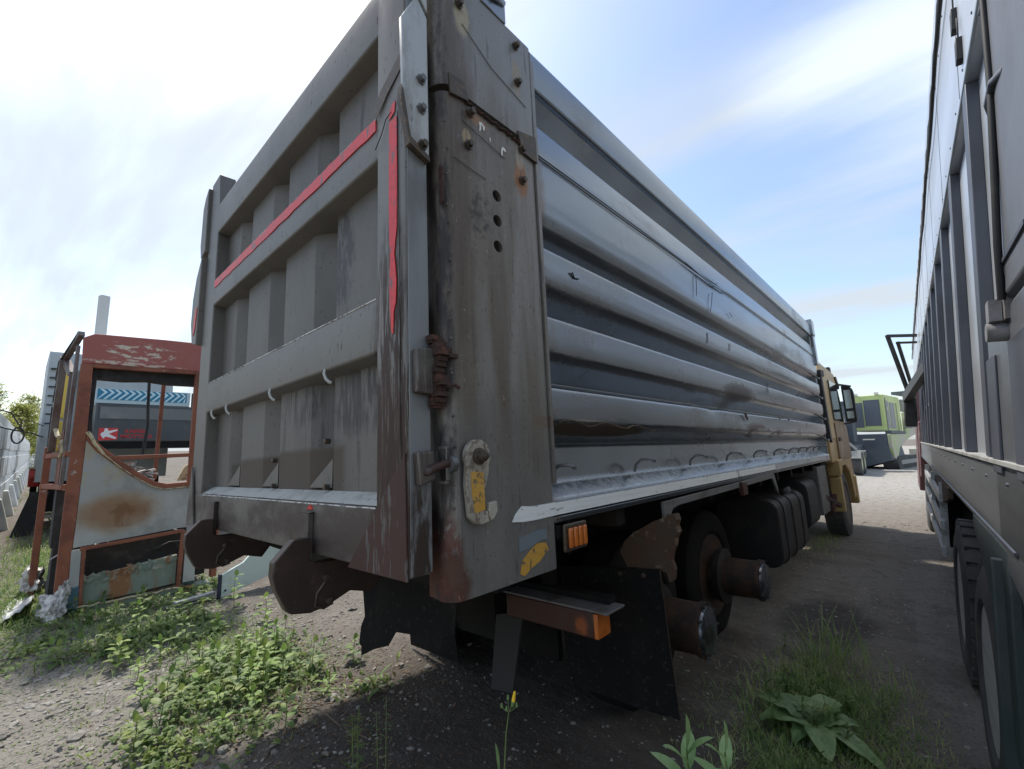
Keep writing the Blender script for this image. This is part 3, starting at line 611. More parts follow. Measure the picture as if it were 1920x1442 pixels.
sprig(-0.365, 1.02, .925, 'broad leaved sprig to the right of the mudflap edge', 8, .075, .028)
# hawkweed with a yellow bud
o = thing('yellow_flower', 'slender flower stem with a closed yellow bud in front of the dark shade', 'flower', (-1.0, 1.0, 0))
st = G(); st.tube([(0, 0, 0), (.012, 0, .3), (.028, 0, .6), (.040, 0, .74), (.052, 0, .80)], .003, 6, .0016)
for a, l in ((.6, .028), (2.4, .035), (4.0, .025), (5.2, .030)):
    st.tube([(.052, 0, .80), (.052 + math.cos(a) * l * .8, math.sin(a) * l * .8, .80 + l * .6)], .0012, 5)
st.tube([(.052, 0, .80), (.066, 0, .825)], .0015, 5)
finish(st, 'stem', stem_m, o)
bd_ = G()
for a, l in ((.6, .028), (2.4, .035), (4.0, .025), (5.2, .030)):
    c = Vector((.052 + math.cos(a) * l * .8, math.sin(a) * l * .8, .80 + l * .6)); bd_.tube([c, c + Vector((0, 0, .004)), c + Vector((0, 0, .011))], .0045, 8, .002)
bd_.tube([(.066, 0, .822), (.068, 0, .83), (.070, 0, .838)], .005, 8, .0055)
finish(bd_, 'buds', sprig_m, o)
yb = G(); yb.tube([(.070, 0, .836), (.073, 0, .85), (.076, 0, .862)], .0055, 8, .003); finish(yb, 'yellow_bud', M('yellow_petal', (0.85, 0.55, 0.03), 0.5), o)
lf = bmesh.new(); leaf(lf, (.01, 0, .63), (-.2, .1, 1), .07, .012, up=(1, 0, 0), curl=.1); leaf(lf, (.008, 0, .55), (.3, .1, 1), .06, .012, up=(1, 0, 0)); finish(lf, 'leaves', sprig_m, o)
# mugwort-like stems
def mug(x, y, h, label, seeds=True, k=0):
    rr = random.Random(k + 5); o = thing('wild_stem', label, 'plant', (x, y, 0)); st = G(); lf = bmesh.new()
    tip = Vector((rr.uniform(-.03, .03), 0, h)); st.tube([(0, 0, 0), tuple(tip * .5 + Vector((.015, 0, 0))), tuple(tip)], .003, 5, .001)
    for i in range(42 if seeds else 46):
        t = .45 + .55 * i / 42; a = rr.random() * 6.3; c = tip * min(t, 1)
        if seeds:
            d = Vector((math.cos(a), math.sin(a), .5)) * rr.uniform(.004, .022)
            leaf(lf, c + d, (math.cos(a), math.sin(a), .3), .010, .006, seg=2)
        else: leaf(lf, c, (math.cos(a), math.sin(a), rr.uniform(.2, 1)), rr.uniform(.025, .055), .006, curl=.3, seg=3)
    finish(lf, 'leaves', sprig_m if seeds else weed_m, o); finish(st, 'stem', stem_m, o)
mug(-1.59, 1.0, .63, 'thin seed stem, taller of the two near the bottom edge', True, 1)
mug(-1.66, 1.02, .54, 'thin seed stem, shorter of the two near the bottom edge', True, 2)
mug(-1.80, 1.0, .46, 'feathery green weed left of the seed stems', False, 3)
mug(-1.88, 1.06, .42, 'low feathery weed farther left of the seed stems', False, 4)
# twigs
for k, (x, y, a, L, lab) in enumerate((
    (-3.75, 0.72, .35, .55, 'long dry twig lying on the gravel at the left'), (-3.35, 1.02, -.3, .45, 'dry twig crossing the weeds'),
    (-3.1, 1.1, .9, .40, 'bent dry twig at the shaded edge'), (-3.3, 0.80, .45, .50, 'dry twig lying among the front seedlings'),
    (-3.5, 1.5, .1, .5, 'thin twig lying behind the weed clump'), (-3.4, .70, .5, .6, 'thin twig along the bottom edge of the gravel'),
    (-2.9, 1.25, .5, .6, 'dark twig reaching into the shade under the truck'), (-3.55, 0.9, 1.4, .25, 'short forked twig in the gravel'))):
    g = G(); pts = []; px_, py_ = 0, 0; aa = a
    for i in range(7):
        pts.append((px_, py_, .015 + .02 * math.sin(i * 1.3 + k))); aa += rp.uniform(-.25, .25); px_ += math.cos(aa) * L / 6; py_ += math.sin(aa) * L / 6
    g.tube(pts, .006, 6, .0025)
    for i in (2, 4):
        b_ = aa + rp.choice((-1, 1)) * .8; p = Vector(pts[i]); g.tube([p, p + Vector((math.cos(b_) * .09, math.sin(b_) * .09, .02))], .003, 5, .0012)
    o = finish(g, 'twig', twig_m, smooth=60); o.location = (x, y, gh(x, y)); tag(o, lab, 'twig', 'dry twigs on the gravel')
# ------------------------------------------------------------------ concrete fence on the left
conc_m = M('pale_concrete', (0.78, 0.79, 0.76), 0.9, 0, [('n', (0.48, 0.49, 0.46), (0.6, 0.6, 1.6), 0.42, 0.7, 0.7), ('n', (0.55, 0.54, 0.5), (3, 3, 3), 0.55, 0.75, 0.5)], bump=((12, 12, 12), 0.3, 0.01))
fe = thing('concrete_fence', 'long pale concrete slab fence on sloping footings at the left edge', 'fence', (-8.0, -0.47, 0), (0, 0, math.atan2(0.02, -1.0)))
pg = G(); pg.box(0.02, -.08, -.15, 2.96, .08, 2.25)
for i in range(3):
    for j in range(3): pg.prism([(0.2 + i * .92, .35 + j * .62), (0.95 + i * .92, .35 + j * .62), (0.95 + i * .92, .80 + j * .62), (.2 + i * .92, .80 + j * .62)], 'y', -.105, -.082)
p0 = finish(pg, 'panel', conc_m, fe, bevel=0.012)
fg = G(); fg.prism([(-.34, -.05), (.34, -.05), (.18, .62), (-.18, .62)], 'x', -.14, .14)
f0 = finish(fg, 'footing', conc_m, fe, bevel=0.02)
for k in range(1, 34):
    c = p0.copy(); COL.objects.link(c); c.parent = fe; c.location = (3.0 * k, 0, 0.01 * (k % 3) + .02)
    c = f0.copy(); COL.objects.link(c); c.parent = fe; c.location = (3.0 * k, 0, 0)
# wire loop hanging from the fence
g = G(); g.tube([(-11.1, -.42, 2.3), (-11.1, -.15, 2.2), (-11.0, -.05, 2.0)], .012, 6)
g.tube([(-11.0 + .0, -.05 + .07 * math.sin(a), 1.83 + .13 * math.cos(a)) for a in [i * math.pi / 8 for i in range(17)]], .014, 6, cap=False)
g.tube([(-11.0, -.3, 1.98), (-11.0, -.12, 1.92), (-11.3, .1, 1.88), (-12.6, .25, 1.85), (-14, .4, 1.9)], .012, 6)
g.tube([(-11.0, -.1, 2.08), (-11.8, .05, 2.12), (-13, .3, 2.06)], .007, 6)
tag(finish(g, 'wire', plastic_m), 'black cable with a loop hanging beside the concrete fence', 'wire')
# ------------------------------------------------------------------ trees far left
tree_m = leafmat('tree_leaf', (0.24, 0.30, 0.08), (0.36, 0.40, 0.11), (0.50, 0.44, 0.14), 0.5)
bark_m = M('tree_bark', (0.12, 0.10, 0.08), 0.9)
def tree(x, y, h, cr, label, k):
    rr = random.Random(k); o = thing('tree', label, 'tree', (x, y, 0), group='trees beyond the fence')
    g = G(); g.tube([(0, 0, 0), (.1, 0, h * .4), (0, .1, h * .9)], .16, 8, .04)
    for i in range(7):
        a = rr.random() * 6.3; z = h * rr.uniform(.35, .8); g.tube([(0, 0, z), (math.cos(a) * cr * .5, math.sin(a) * cr * .5, z + h * .14)], .05, 5, .015)
    finish(g, 'trunk', bark_m, o)
    b = bmesh.new()
    for i in range(95):
        a = rr.random() * 6.3; zz = rr.uniform(.22, 1.0); rad = cr * math.sin(math.pi * (.12 + .83 * zz)) * rr.uniform(.2, 1)
        c = Vector((math.cos(a) * rad, math.sin(a) * rad, h * zz)); s = rr.uniform(.25, .6)
        for j in range(60):
            p = c + Vector((rr.gauss(0, s * .6), rr.gauss(0, s * .6), rr.gauss(0, s * .5)))
            leaf(b, p, (rr.uniform(-1, 1), rr.uniform(-1, 1), rr.uniform(-.6, .8)), .17, .11, seg=2)
    finish(b, 'crown', tree_m, o, smooth=0)
tree(-46, -1.9, 6.2, 2.0, 'tallest yellow green tree above the concrete fence, leftmost', 1)
tree(-52, -0.2, 5.2, 2.0, 'bushy yellow green tree beside the leftmost tree', 2)
tree(-62, 1.6, 5.6, 2.2, 'sunlit yellow tree low above the fence', 3)
tree(-72, 3.6, 6.0, 2.4, 'pale green tree just left of the dark truck row', 4)
tree(-58, 0.2, 6.4, 1.8, 'pointed tree standing behind the bushy one', 5)
# ------------------------------------------------------------------ white post
g = G(); g.box(-.085, -.085, 0, .085, .085, 5.25)
o = finish(g, 'white_post', M('weathered_white_paint', (0.62, 0.63, 0.62), 0.7, 0, [('n', (0.45, 0.45, 0.43), (4, 4, 1), .45, .7, .6)]), bevel=.01); o.location = (-14.2, 1.05, 0); o.rotation_euler = (0, 0, .3)
tag(o, 'plain white square post rising behind the burnt red cab', 'post')
# ------------------------------------------------------------------ the grey tipper truck
trk = thing('tipper_truck', 'grey ribbed tipper truck seen from its rear corner, with gold cab and missing outer wheels', 'tipper truck')
trk.matrix_world = Matrix(((0.9992, 0, -0.0402, -1.0309), (0, 1, 0.0005, 0.8618), (0.0402, -0.0005, 0.9992, 1.1038), (0, 0, 0, 1)))
trk.location = (-1.0309, 0.8618, 1.1038); trk.rotation_euler = (0, R(-2.304), 0)
T = trk
# -- ribbed side sheet
prof = [(-.02, 1.985), (-.090, 1.895), (-.075, 1.880), (-.010, 1.835), (.0, 1.70), (-.002, 1.668), (-.010, 1.664), (-.004, 1.660), (.0, 1.47), (-.004, 1.415), (-.020, 1.384), (-.062, 1.345), (-.115, 1.300), (-.085, 1.284), (.0, 1.258), (.0, 1.16), (-.005, 1.122), (-.024, 1.094), (-.066, 1.058), (-.125, 1.010), (-.100, 0.995), (.0, 0.962),
        (.0, 0.86), (-.005, 0.820), (-.024, 0.792), (-.064, 0.758), (-.120, 0.710), (-.098, 0.697), (.0, 0.668), (.0, 0.57), (-.005, 0.530), (-.024, 0.504), (-.060, 0.472), (-.095, 0.445), (-.080, 0.300), (-.004, 0.236), (-.004, 0.175), (-.05, 0.150)]
rpz = round_poly([(a, b) for a, b in prof], 0.018, 4)
bm = bmesh.new(); rows = []
NY = 90; dents = [(3.05, .66, .28, .012), (2.4, .68, .10, .02), (1.2, .75, .5, .006), (4.6, 1.1, .5, .008), (2.6, 1.5, .6, .010), (5.5, 1.45, .5, .010), (1.0, .54, .3, .008), (4.2, .6, .5, .010)]
for j in range(NY + 1):
    y = 0.496 + (7.02 - 0.496) * j / NY; row = []
    for p in rpz:
        dx = 0.0028 * mnoise.noise(Vector((y * 1.3, p.y * 2.0, 0))) + 0.0012 * mnoise.noise(Vector((y * 5, p.y * 5, 4)))
        for (a, b_, s, d) in dents: dx -= d * math.exp(-((y - a) / s) ** 2 - ((p.y - b_) / .06) ** 2)
        row.append(bm.verts.new((p.x + dx - 0.004, y, p.y)))
    rows.append(row)
for j in range(NY):
    for i in range(len(rpz) - 1): bm.faces.new([rows[j][i], rows[j + 1][i], rows[j + 1][i + 1], rows[j][i + 1]])
sp = finish(bm, 'side_panel', side_m, T, smooth=70)
g = G(); bm = g.bm   # top rail, slightly crowned
rail = round_poly([(-.10, 1.985), (-.018, 1.985), (.006, 1.99), (.008, 2.155), (-.004, 2.172), (-.10, 2.172)], .012, 2)
for poly in ([tuple(p) for p in rail],): g.prism(poly, 'y', 0.50, 7.02)
finish(g, 'top_rail', side_m, T, smooth=50)
g = G(); g.box(-2.42, .10, .14, -.06, 7.0, .20); 
for k in range(11): g.box(-2.40, .45 + k * .62, .06, -.08, .53 + k * .62, .14)
finish(g, 'body_floor', black_m, T)
g = G(); g.box(-2.44, .05, .2, -2.40, 7.0, 2.17); finish(g, 'left_wall', side_m, T)
g = G(); g.box(-2.42, 6.98, .15, -.02, 7.04, 2.2); g.box(-.06, 6.96, 2.0, .03, 7.16, 2.24); g.box(-.05, 7.0, 1.55, .02, 7.14, 2.0)
finish(g, 'headboard', side_m, T, bevel=.008)
g = G()
for z in (1.39, 1.10, .80, .50):
    g.tube([(-.02, 6.75, z - .02), (.02, 6.78, z - .06), (.03, 6.86, z - .07), (.02, 6.95, z - .05)], .012, 6)
finish(g, 'front_loops', hook_m, T)
# seam line with a gaping lip
g = G(); g.tube([(.002, .52, 1.668), (.003, 1.4, 1.667), (.004, 2.2, 1.662), (.012, 2.6, 1.655), (.004, 3.0, 1.668), (.003, 6.9, 1.674)], .0028, 5)
finish(g, 'panel_seam', black_m, T)
g = G(); g.prism([(2.10, 1.664), (2.35, 1.650), (2.62, 1.640), (2.95, 1.655), (2.95, 1.662), (2.6, 1.655)], 'x', .001, .010); finish(g, 'torn_seam_lip', side_m, T)
# reflective strip: overlapping pieces
def strip(y0, y1, z0, z1, m, x=.0035, tip=False):
    g = G()
    if tip: poly = [(y0, z0 + .006), (y0 + .018, z0 + .03), (y0 + .05, z0 + .052), (y0 + .10, z1), (y1, z1), (y1, z0), (y0 + .12, z0 - .002), (y0 + .05, z0)]
    else: poly = [(y0, z0), (y0, z1), (y1, z1), (y1, z0)]
    g.prism(poly, 'x', x - .006, x); finish(g, 'reflective_strip', m, T)
strip(.262, .498, .186, .232, white_m, .0040, True); strip(.500, 2.70, .186, .230, white_m, .0030); strip(2.72, 3.80, .187, .230, white_m, .0048)
strip(3.83, 6.6, .182, .226, greytape_m, .0040)
g = G(); g.box(-.03, .5, .155, -.004, 7.0, .178); finish(g, 'lower_rail', side_m, T, bevel=.004)
# rope hooks along the lower edge
for y in (.551, 1.241, 1.96, 2.656, 3.36, 4.055, 4.692, 5.172, 5.65, 6.1, 6.5):
    g = G(); z = .305; g.tube([(-.055, y, z), (-.045, y, z + .035), (-.018, y + .006, z + .058), (.022, y + .02, z + .060), (.040, y + .03, z + .052)], .0072, 8)
    g.lathe([(0.034, .001), (0.036, .009), (.046, .009), (.048, .001)], 'x', (0, y + .031, z + .050), 8)
    finish(g, 'rope_hook', hook_m, T, smooth=60)
# hairline cracks and scuffs in the sheet
for (a, b_) in (((2.30, 1.63), (2.26, 1.46)), ((2.62, 1.58), (2.52, 1.40)), ((2.66, 1.63), (2.78, 1.70)), ((3.0, 1.50), (3.06, 1.47)), ((2.9, 1.22), (2.88, 1.16)), ((2.4, 1.22), (2.38, 1.14)), ((3.4, 1.10), (3.8, 1.06)), ((3.9, 1.0), (3.93, .9))):
    g = G(); g.tube([(.0005, a[0], a[1]), (.0005, (a[0] + b_[0]) / 2 + .01, (a[1] + b_[1]) / 2), (.0005, b_[0], b_[1])], .0022, 4); finish(g, 'sheet_crack', black_m, T)
g = G(); g.tube([(.0, .70, 1.19), (.001, .735, 1.175), (.0, .77, 1.18)], .003, 4); g.tube([(.0, .725, 1.20), (.001, .735, 1.175)], .003, 4)
finish(g, 'sheet_crack', black_m, T)
g = G()
for y, z, s_ in ((3.03, .665, 1), (3.06, .64, .8), (4.2, .668, .5), (4.6, .667, .5)): g.prism([(y, z), (y + .05 * s_, z + .006), (y + .075 * s_, z - .004), (y + .06 * s_, z - .035 * s_), (y + .03 * s_, z - .012)], 'x', .0, .008)
finish(g, 'torn_dent', guard_m, T)
g = G(); rs = random.Random(31)
pts_ = [(.0025, .55 + i * .05, .535 + .010 * math.sin(i * 1.1) + rs.uniform(-.004, .004) - .001 * i) for i in range(18)]
g.tube(pts_, .0028, 5); finish(g, 'peeled_paint_edge', guard_m, T, smooth=60)
# -- rear corner post with holes
g = G()
g.prism([tuple(p) for p in round_poly([(-.13, .02), (-.035, .0), (-.0, .03), (-.0, .50), (-.05, .505)], .022, 4)] + [(-.13, .45)], 'z', 0.0, 1.668)
post = finish(g, 'corner_post', corner_m, T, smooth=35)
cut = G()
for y, z in ((.257, 1.366), (.255, 1.266), (.252, 1.164)): cut.lathe([(-.10, .0225), (.03, .0225)], 'x', (0, y, z), 24)
co = finish(cut, 'cut', hole_m, T); bpy.context.view_layer.update()
mod = post.modifiers.new('holes', 'BOOLEAN'); mod.object = co; mod.operation = 'DIFFERENCE'; mod.solver = 'EXACT'
dg = bpy.context.evaluated_depsgraph_get(); nm = bpy.data.meshes.new_from_object(post.evaluated_get(dg))
post.modifiers.clear(); post.data = nm; bpy.data.objects.remove(co)
for e in nm.polygons: e.use_smooth = False
for i, (y, z) in enumerate(((.257, 1.366), (.255, 1.266), (.252, 1.164))):
    g = G(); g.lathe([(-.098, .0222), (-.016, .0222)], 'x', (0, y, z), 20); finish(g, 'hole_shade_plug', hole_m, T)  # black plug stands in for the shade inside each hole
# upper overlay plate, its lap joint and top
g = G(); g.prism([tuple(p) for p in round_poly([(-.12, -.004), (-.035, -.006), (.006, .026), (.006, .508), (-.05, .512)], .022, 4)] + [(-.12, .4)], 'z', 1.690, 2.172)
finish(g, 'upper_corner_plate', corner_m, T, smooth=35)
g = G()
g.prism([(.03, 1.735), (.10, 1.742), (.115, 1.70), (.12, 1.672), (.035, 1.655)], 'x', .001, .012)
finish(g, 'weld_patch', bolt_m, T, bevel=.002); g = G()
g.prism([(.385, 1.705), (.50, 1.735), (.505, 1.615), (.42, 1.620), (.40, 1.655)], 'x', .001, .012)
finish(g, 'weld_patch', bolt_m, T, bevel=.002)
g = G(); pts = []
for i in range(26):
    t = i / 25; pts.append((.006, .11 + .30 * t, 1.672 - .012 * t + rnd.uniform(-.006, .006)))
g.tube(pts, .0055, 6); finish(g, 'weld_bead', rust_m, T, smooth=60)
g = G(); g.tube([(.0035, .045, 1.42), (.0035, .20, 1.405)], .0014, 4); g.tube([(.0035, .095, 1.63), (.0035, .095, 1.585), (.0035, .30, 1.545), (.0035, .31, 1.545)], .0014, 4); finish(g, 'sticker_edge', bolt_m, T)
g = G(); g.tube([(.0085, .10, 1.985), (.0085, .25, 1.90), (.0085, .45, 1.85)], .0014, 4); finish(g, 'sheet_joint', bolt_m, T)
# remains of three pale letters
lw = M('torn_letter_white', (0.72, 0.72, 0.68), 0.6)
g = G()
P0 = (.175, 1.592)
for poly in ([(.0, .035), (.013, .040), (.030, .030), (.027, .012), (.020, .012), (.020, .025), (.012, .031), (.010, .010), (.004, -.002), (.0, .0), (.003, .018)],
             ):
    g.prism([(P0[0] + a, P0[1] + b) for a, b in poly], 'x', .001, .0035)
g.prism([(.228, 1.592), (.233, 1.592), (.232, 1.575), (.229, 1.575)], 'x', .001, .0035)
P0 = (.290, 1.548)
g.prism([(P0[0] + a, P0[1] + b) for a, b in [(.0, .0), (.005, .0), (.010, .030), (.022, .026), (.027, .030), (.022, .040), (.008, .042), (.0, .025)]], 'x', .001, .0035)
finish(g, 'letter_remains', lw, T)
for p in ((.006, .13, 1.636), (.004, .117, 1.501), (.005, .410, 1.634), (.004, .405, 1.495), (.010, .085, 2.055), (.010, .40, 1.935), (.010, .40, 2.11)):
    g = G(); g.bolt(p, 'x', .0125, .020); finish(g, 'bolt', bolt_m, T)
# cap above the corner
g = G(); g.prism([(.20, 2.172), (.345, 2.172), (.345, 2.34), (.30, 2.36), (.20, 2.30)], 'x', -.10, .012); g.tube([(.015, .20, 2.25), (.02, .27, 2.235), (.015, .335, 2.26)], .012, 8)
finish(g, 'corner_cap', side_m, T, bevel=.01)
g = G(); g.prism([(.497, .30), (.510, .30), (.520, 2.10), (.503, 2.15), (.497, 2.15)], 'x', -.02, .0075); finish(g, 'post_edge_flange', corner_m, T, bevel=.002)
# yellow worn sticker, pale rectangle beside it
g = G(); poly = [(.29, .022), (.30, .060), (.34, .085), (.385, .105), (.43, .100), (.445, .075), (.42, .062), (.39, .042), (.345, .030), (.31, .012)]
g.prism(poly, 'x', .0005, .003); finish(g, 'worn_yellow_sticker', yel_m, T)
g = G(); g.prism([(.29, .09), (.29, .135), (.40, .150), (.44, .145), (.44, .112), (.40, .112), (.35, .098)], 'x', .0004, .002); finish(g, 'paint_patch', M('blue_grey_paint', (0.15, 0.18, 0.20), 0.6), T)
# latch handle
def latch_poly():
    c = (.092, .412); r = .052; pts = []
    for i in range(15):
        a = R(-25 + 230 * i / 14); pts.append((c[0] + r * math.cos(a), c[1] + r * 1.0 * math.sin(a)))
    pts += [(.040, .33), (.050, .235), (.075, .212), (.105, .208), (.150, .218), (.168, .240), (.166, .272), (.132, .268), (.130, .246), (.112, .243), (.112, .30), (.135, .36)]
    return pts
g = G(); g.prism(latch_poly(), 'x', .012, .030); lt = finish(g, 'latch_handle', paint_white_m, T, bevel=.003)
g = G(); g.prism([(.058, .368), (.108, .362), (.112, .250), (.070, .245), (.060, .30)], 'x', .0302, .0325); finish(g, 'yellow_paint', yel_m, lt)
g = G(); g.lathe([(.030, .026), (.036, .026), (.038, .018), (.055, .017), (.057, .011), (.068, .009), (.070, .001)], 'x', (0, .094, .412), 20); finish(g, 'pivot_bolt', bolt_m, lt)
g = G(); g.lathe([(.0, .03), (.012, .03)], 'x', (0, .092, .40), 20); finish(g, 'latch_pad', bolt_m, T)
# flaky rusty hinge remnants on the post's rear edge
g = G(); rr = random.Random(4)
for k in range(26):
    z = .56 + .21 * k / 25; w = rr.uniform(.014, .030); x = rr.uniform(-.012, .012)
    g.box(-.035 + x, -.030 - rr.uniform(0, .014), z, -.035 + x + w * 1.5, -.002, z + rr.uniform(.01, .024))
g.tube([(-.01, -.015, .63), (.012, -.008, .625), (.02, .012, .628), (.022, .03, .62)], .006, 6); g.box(-.03, -.03, .73, .015, .01, .745); g.box(-.01, .0, .715, .014, .035, .728)
finish(g, 'rusted_hinge', rust_m, T, smooth=0)
g = G(); g.prism([(-.020, 1.365), (-.008, 1.375), (.004, 1.362), (.006, 1.24), (-.006, 1.228), (-.018, 1.24)], 'y', -.0035, .004); finish(g, 'slot_remains', rust_m, T, bevel=.003)
g = G()
for k in range(16):
    z = .03 + k * .10 + rr.uniform(0, .05); g.lathe([(0, .005), (.004, .0045), (.006, .001)], 'x', (.0, .018 + rr.uniform(-.006, .006), z), 7)
finish(g, 'rivets', corner_m, T)
# -- tailgate
g = G()
xs_ = []; x = -2.44
prof2 = [(-2.42, .03)]
for k in range(5):
    x0 = -2.30 + .545 * k
    prof2 += [(x0 - .06, .035), (x0, -.030), (x0 + .335, -.030), (x0 + .455, .035)]
prof2 = [p for p in prof2 if p[0] < -.15] + [(-.15, .035)]
va = [g.bm.verts.new((a, b, .29)) for a, b in prof2]; vb = [g.bm.verts.new((a, b, 2.16)) for a, b in prof2]
for i in range(len(va) - 1): g.bm.faces.new([va[i], va[i + 1], vb[i + 1], vb[i]])
tg_ = finish(g, 'tailgate', panel_m, T, smooth=20)
def beam(name, z0, z1, slope=.0, y=-.100, x0=-2.215, x1=-.228, m=None):
    g = G(); P = round_poly([(.03, z1 + slope), (y, z1), (y, z0), (.03, z0 - .02)], .010, 3)
    g.prism([tuple(p) for p in P], 'x', x0, x1); return finish(g, name, m or gate_m, tg_, smooth=50)
beam('cross_beam', 1.965, 2.172, .0); beam('cross_beam', 1.460, 1.628, .012); beam('cross_beam', .762, .948, .012)
g = G(); P = round_poly([(.03, .322), (-.03, .306), (-.100, .268), (-.100, .086), (.03, .083)], .008, 3); g.prism([tuple(p) for p in P], 'x', -2.462, -.228); bb = finish(g, 'bottom_beam', gate_m, tg_, smooth=50)
# edges worn to bright metal
worn_m = M('worn_bright_edge', (0.62, 0.62, 0.59), 0.45, 0.4, [('n', (0.16, 0.15, 0.14), (30, 30, 30), 0.50, 0.56, 0.9)])
for (y, z) in ((-.0985, .9465), (-.0985, .2655), (-.0985, 1.6265)):
    g = G(); rq = random.Random(int(z * 100)); g.tube([(-2.19 + 1.95 * i / 30, y + rq.uniform(-.0006, .0006), z + rq.uniform(-.0008, .0008)) for i in range(31)], .0028, 6); finish(g, 'worn_edge', worn_m, tg_, smooth=60)
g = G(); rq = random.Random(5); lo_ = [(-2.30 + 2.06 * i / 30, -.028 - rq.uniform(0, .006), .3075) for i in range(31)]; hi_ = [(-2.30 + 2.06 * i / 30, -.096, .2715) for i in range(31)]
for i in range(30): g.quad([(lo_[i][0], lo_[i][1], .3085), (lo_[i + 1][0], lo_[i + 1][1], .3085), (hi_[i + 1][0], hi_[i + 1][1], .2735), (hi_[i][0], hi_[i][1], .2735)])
finish(g, 'painted_ledge_sheen', M('ledge_sky_reflection', (0.42, 0.43, 0.40), .6, .1, [('n', (0.25, 0.25, 0.23), (9, 9, 9), .48, .62, .6), ('n', (.14, .12, .1), (40, 40, 40), .60, .64, .7)]), tg_)  # pale sheet paints the sky's reflection onto the ledge slope
# posts
def gpost(x0, x1, top, nm):
    g = G(); P = round_poly([(x0, -.035), (x0, -.102), (x1 - .006, -.108), (x1, -.100), (x1, -.035)], .006, 2); g.prism([tuple(p) for p in P], 'z', .086, top); return finish(g, nm, gate_m, tg_, smooth=40)
gpost(-.231, -.050, 2.62, 'gate_post')
g = G(); g.prism([(-2.466, .08), (-2.22, .08), (-2.22, 2.19), (-2.24, 2.31), (-2.26, 2.415), (-2.43, 2.405), (-2.44, 2.0)], 'y', -.098, .0); finish(g, 'gate_post', gate_m, tg_, bevel=.006)
g = G(); g.prism([(-.1005, .0), (-.0985, .0)][:0] or [(-.104, .09), (-.030, .09), (-.030, 2.0), (-.104, 2.0)], 'x', -.0495, -.0465); finish(g, 'post_side_flange', M('light_grey_flange', (0.25, 0.265, 0.27), 0.42, 0.4, [('n', (0.12, 0.115, 0.11), (8, 8, 1.5), .45, .7, .6), ('n', BRN, (30, 30, 7), .63, .70, .8), ('sn', BRN, (-.05, -.07, .1), (.1, .05, .25), (30, 30, 6), .4, .55, .9)], bump=((30, 30, 30), .15, .002)), tg_, bevel=.001)
# gussets
g = G(); g.prism([(-.060, .430), (-.052, .078), (-.385, .078)], 'y', -.114, -.1082); gs = finish(g, 'gusset', redbrown_m, tg_, bevel=.002); gs['label'] = 'red brown triangular gusset'
g = G(); g.prism([(-2.415, .44), (-2.47, .075), (-2.30, .084)], 'y', -.113, -.102); finish(g, 'gusset', gate_m, tg_, bevel=.002)
# triangular wedges between ribs at the bottom
for k in range(1, 4):
    x0 = -2.30 + .545 * k; g = G()
    v = [g.bm.verts.new(p) for p in ((x0 - .13, .030, .318), (x0 - .004, -.032, .318), (x0 - .004, -.032, .43), (x0 - .215 + .0, -.029, .318))]
    for f in ((0, 1, 2), (0, 2, 3), (0, 3, 1), (1, 3, 2)): g.bm.faces.new([v[i] for i in f])
    finish(g, 'rib_wedge', gate_m, tg_, smooth=0)
# red tape
def flaky(pts_lo, pts_hi, plane, name='red_tape', off=0.0):
    g = G(); poly = pts_lo + pts_hi[::-1]
    g.prism(poly, 'y', plane, plane + .004); return finish(g, name, red_m, tg_)
rr = random.Random(9); lo = []; hi = []
for i in range(34):
    x = -2.205 + 1.965 * i / 33; lo.append((x, 1.574 + rr.uniform(-.004, .003))); hi.append((x, 1.622 + rr.uniform(-.003, .003)))
flaky(lo[:17], hi[:17], -.1035); flaky(lo[16:], hi[16:], -.1045)
g = G(); L_ = [(-.143, 1.545), (-.146, 1.30), (-.145, 1.16), (-.142, 1.09), (-.139, 1.055), (-.141, 1.0), (-.143, .95), (-.140, .88), (-.135, .82), (-.131, .80)]
H_ = [(-.098, 1.545), (-.099, 1.30), (-.101, 1.15), (-.110, 1.10), (-.116, 1.06), (-.112, 1.04), (-.104, .97), (-.108, .90), (-.120, .87), (-.122, .80)]
g.prism(L_ + H_[::-1], 'y', -.110, -.1075); finish(g, 'red_tape', red_m, tg_)
g = G(); g.prism([(-.146, 1.555), (-.112, 1.57), (-.108, 1.61), (-.140, 1.60)], 'y', -.1095, -.1075); finish(g, 'red_tape', red_m, tg_)
g = G(); g.prism([(-2.54, 1.32), (-2.50, 1.34), (-2.47, 1.50), (-2.50, 1.52), (-2.53, 1.44)], 'y', -.134, -.131); finish(g, 'red_tape', red_m, tg_)
# cracks and a repair patch on the post
g = G(); g.prism([(-.231, 1.60), (-.16, 1.66), (-.055, 1.72), (-.055, 1.78), (-.20, 1.70), (-.231, 1.66)], 'y', -.1105, -.1085); finish(g, 'repair_patch', bolt_m, tg_)
g = G(); g.tube([(-.231, -.1095, 1.49), (-.19, -.1095, 1.53), (-.165, -.1095, 1.57), (-.13, -.1095, 1.58)], .0016, 4); g.tube([(-.093, -.1095, 1.56), (-.090, -.1095, 1.3), (-.085, -.1095, 1.0), (-.086, -.1095, .6), (-.082, -.1095, .3)], .0014, 4); finish(g, 'crack', black_m, tg_)
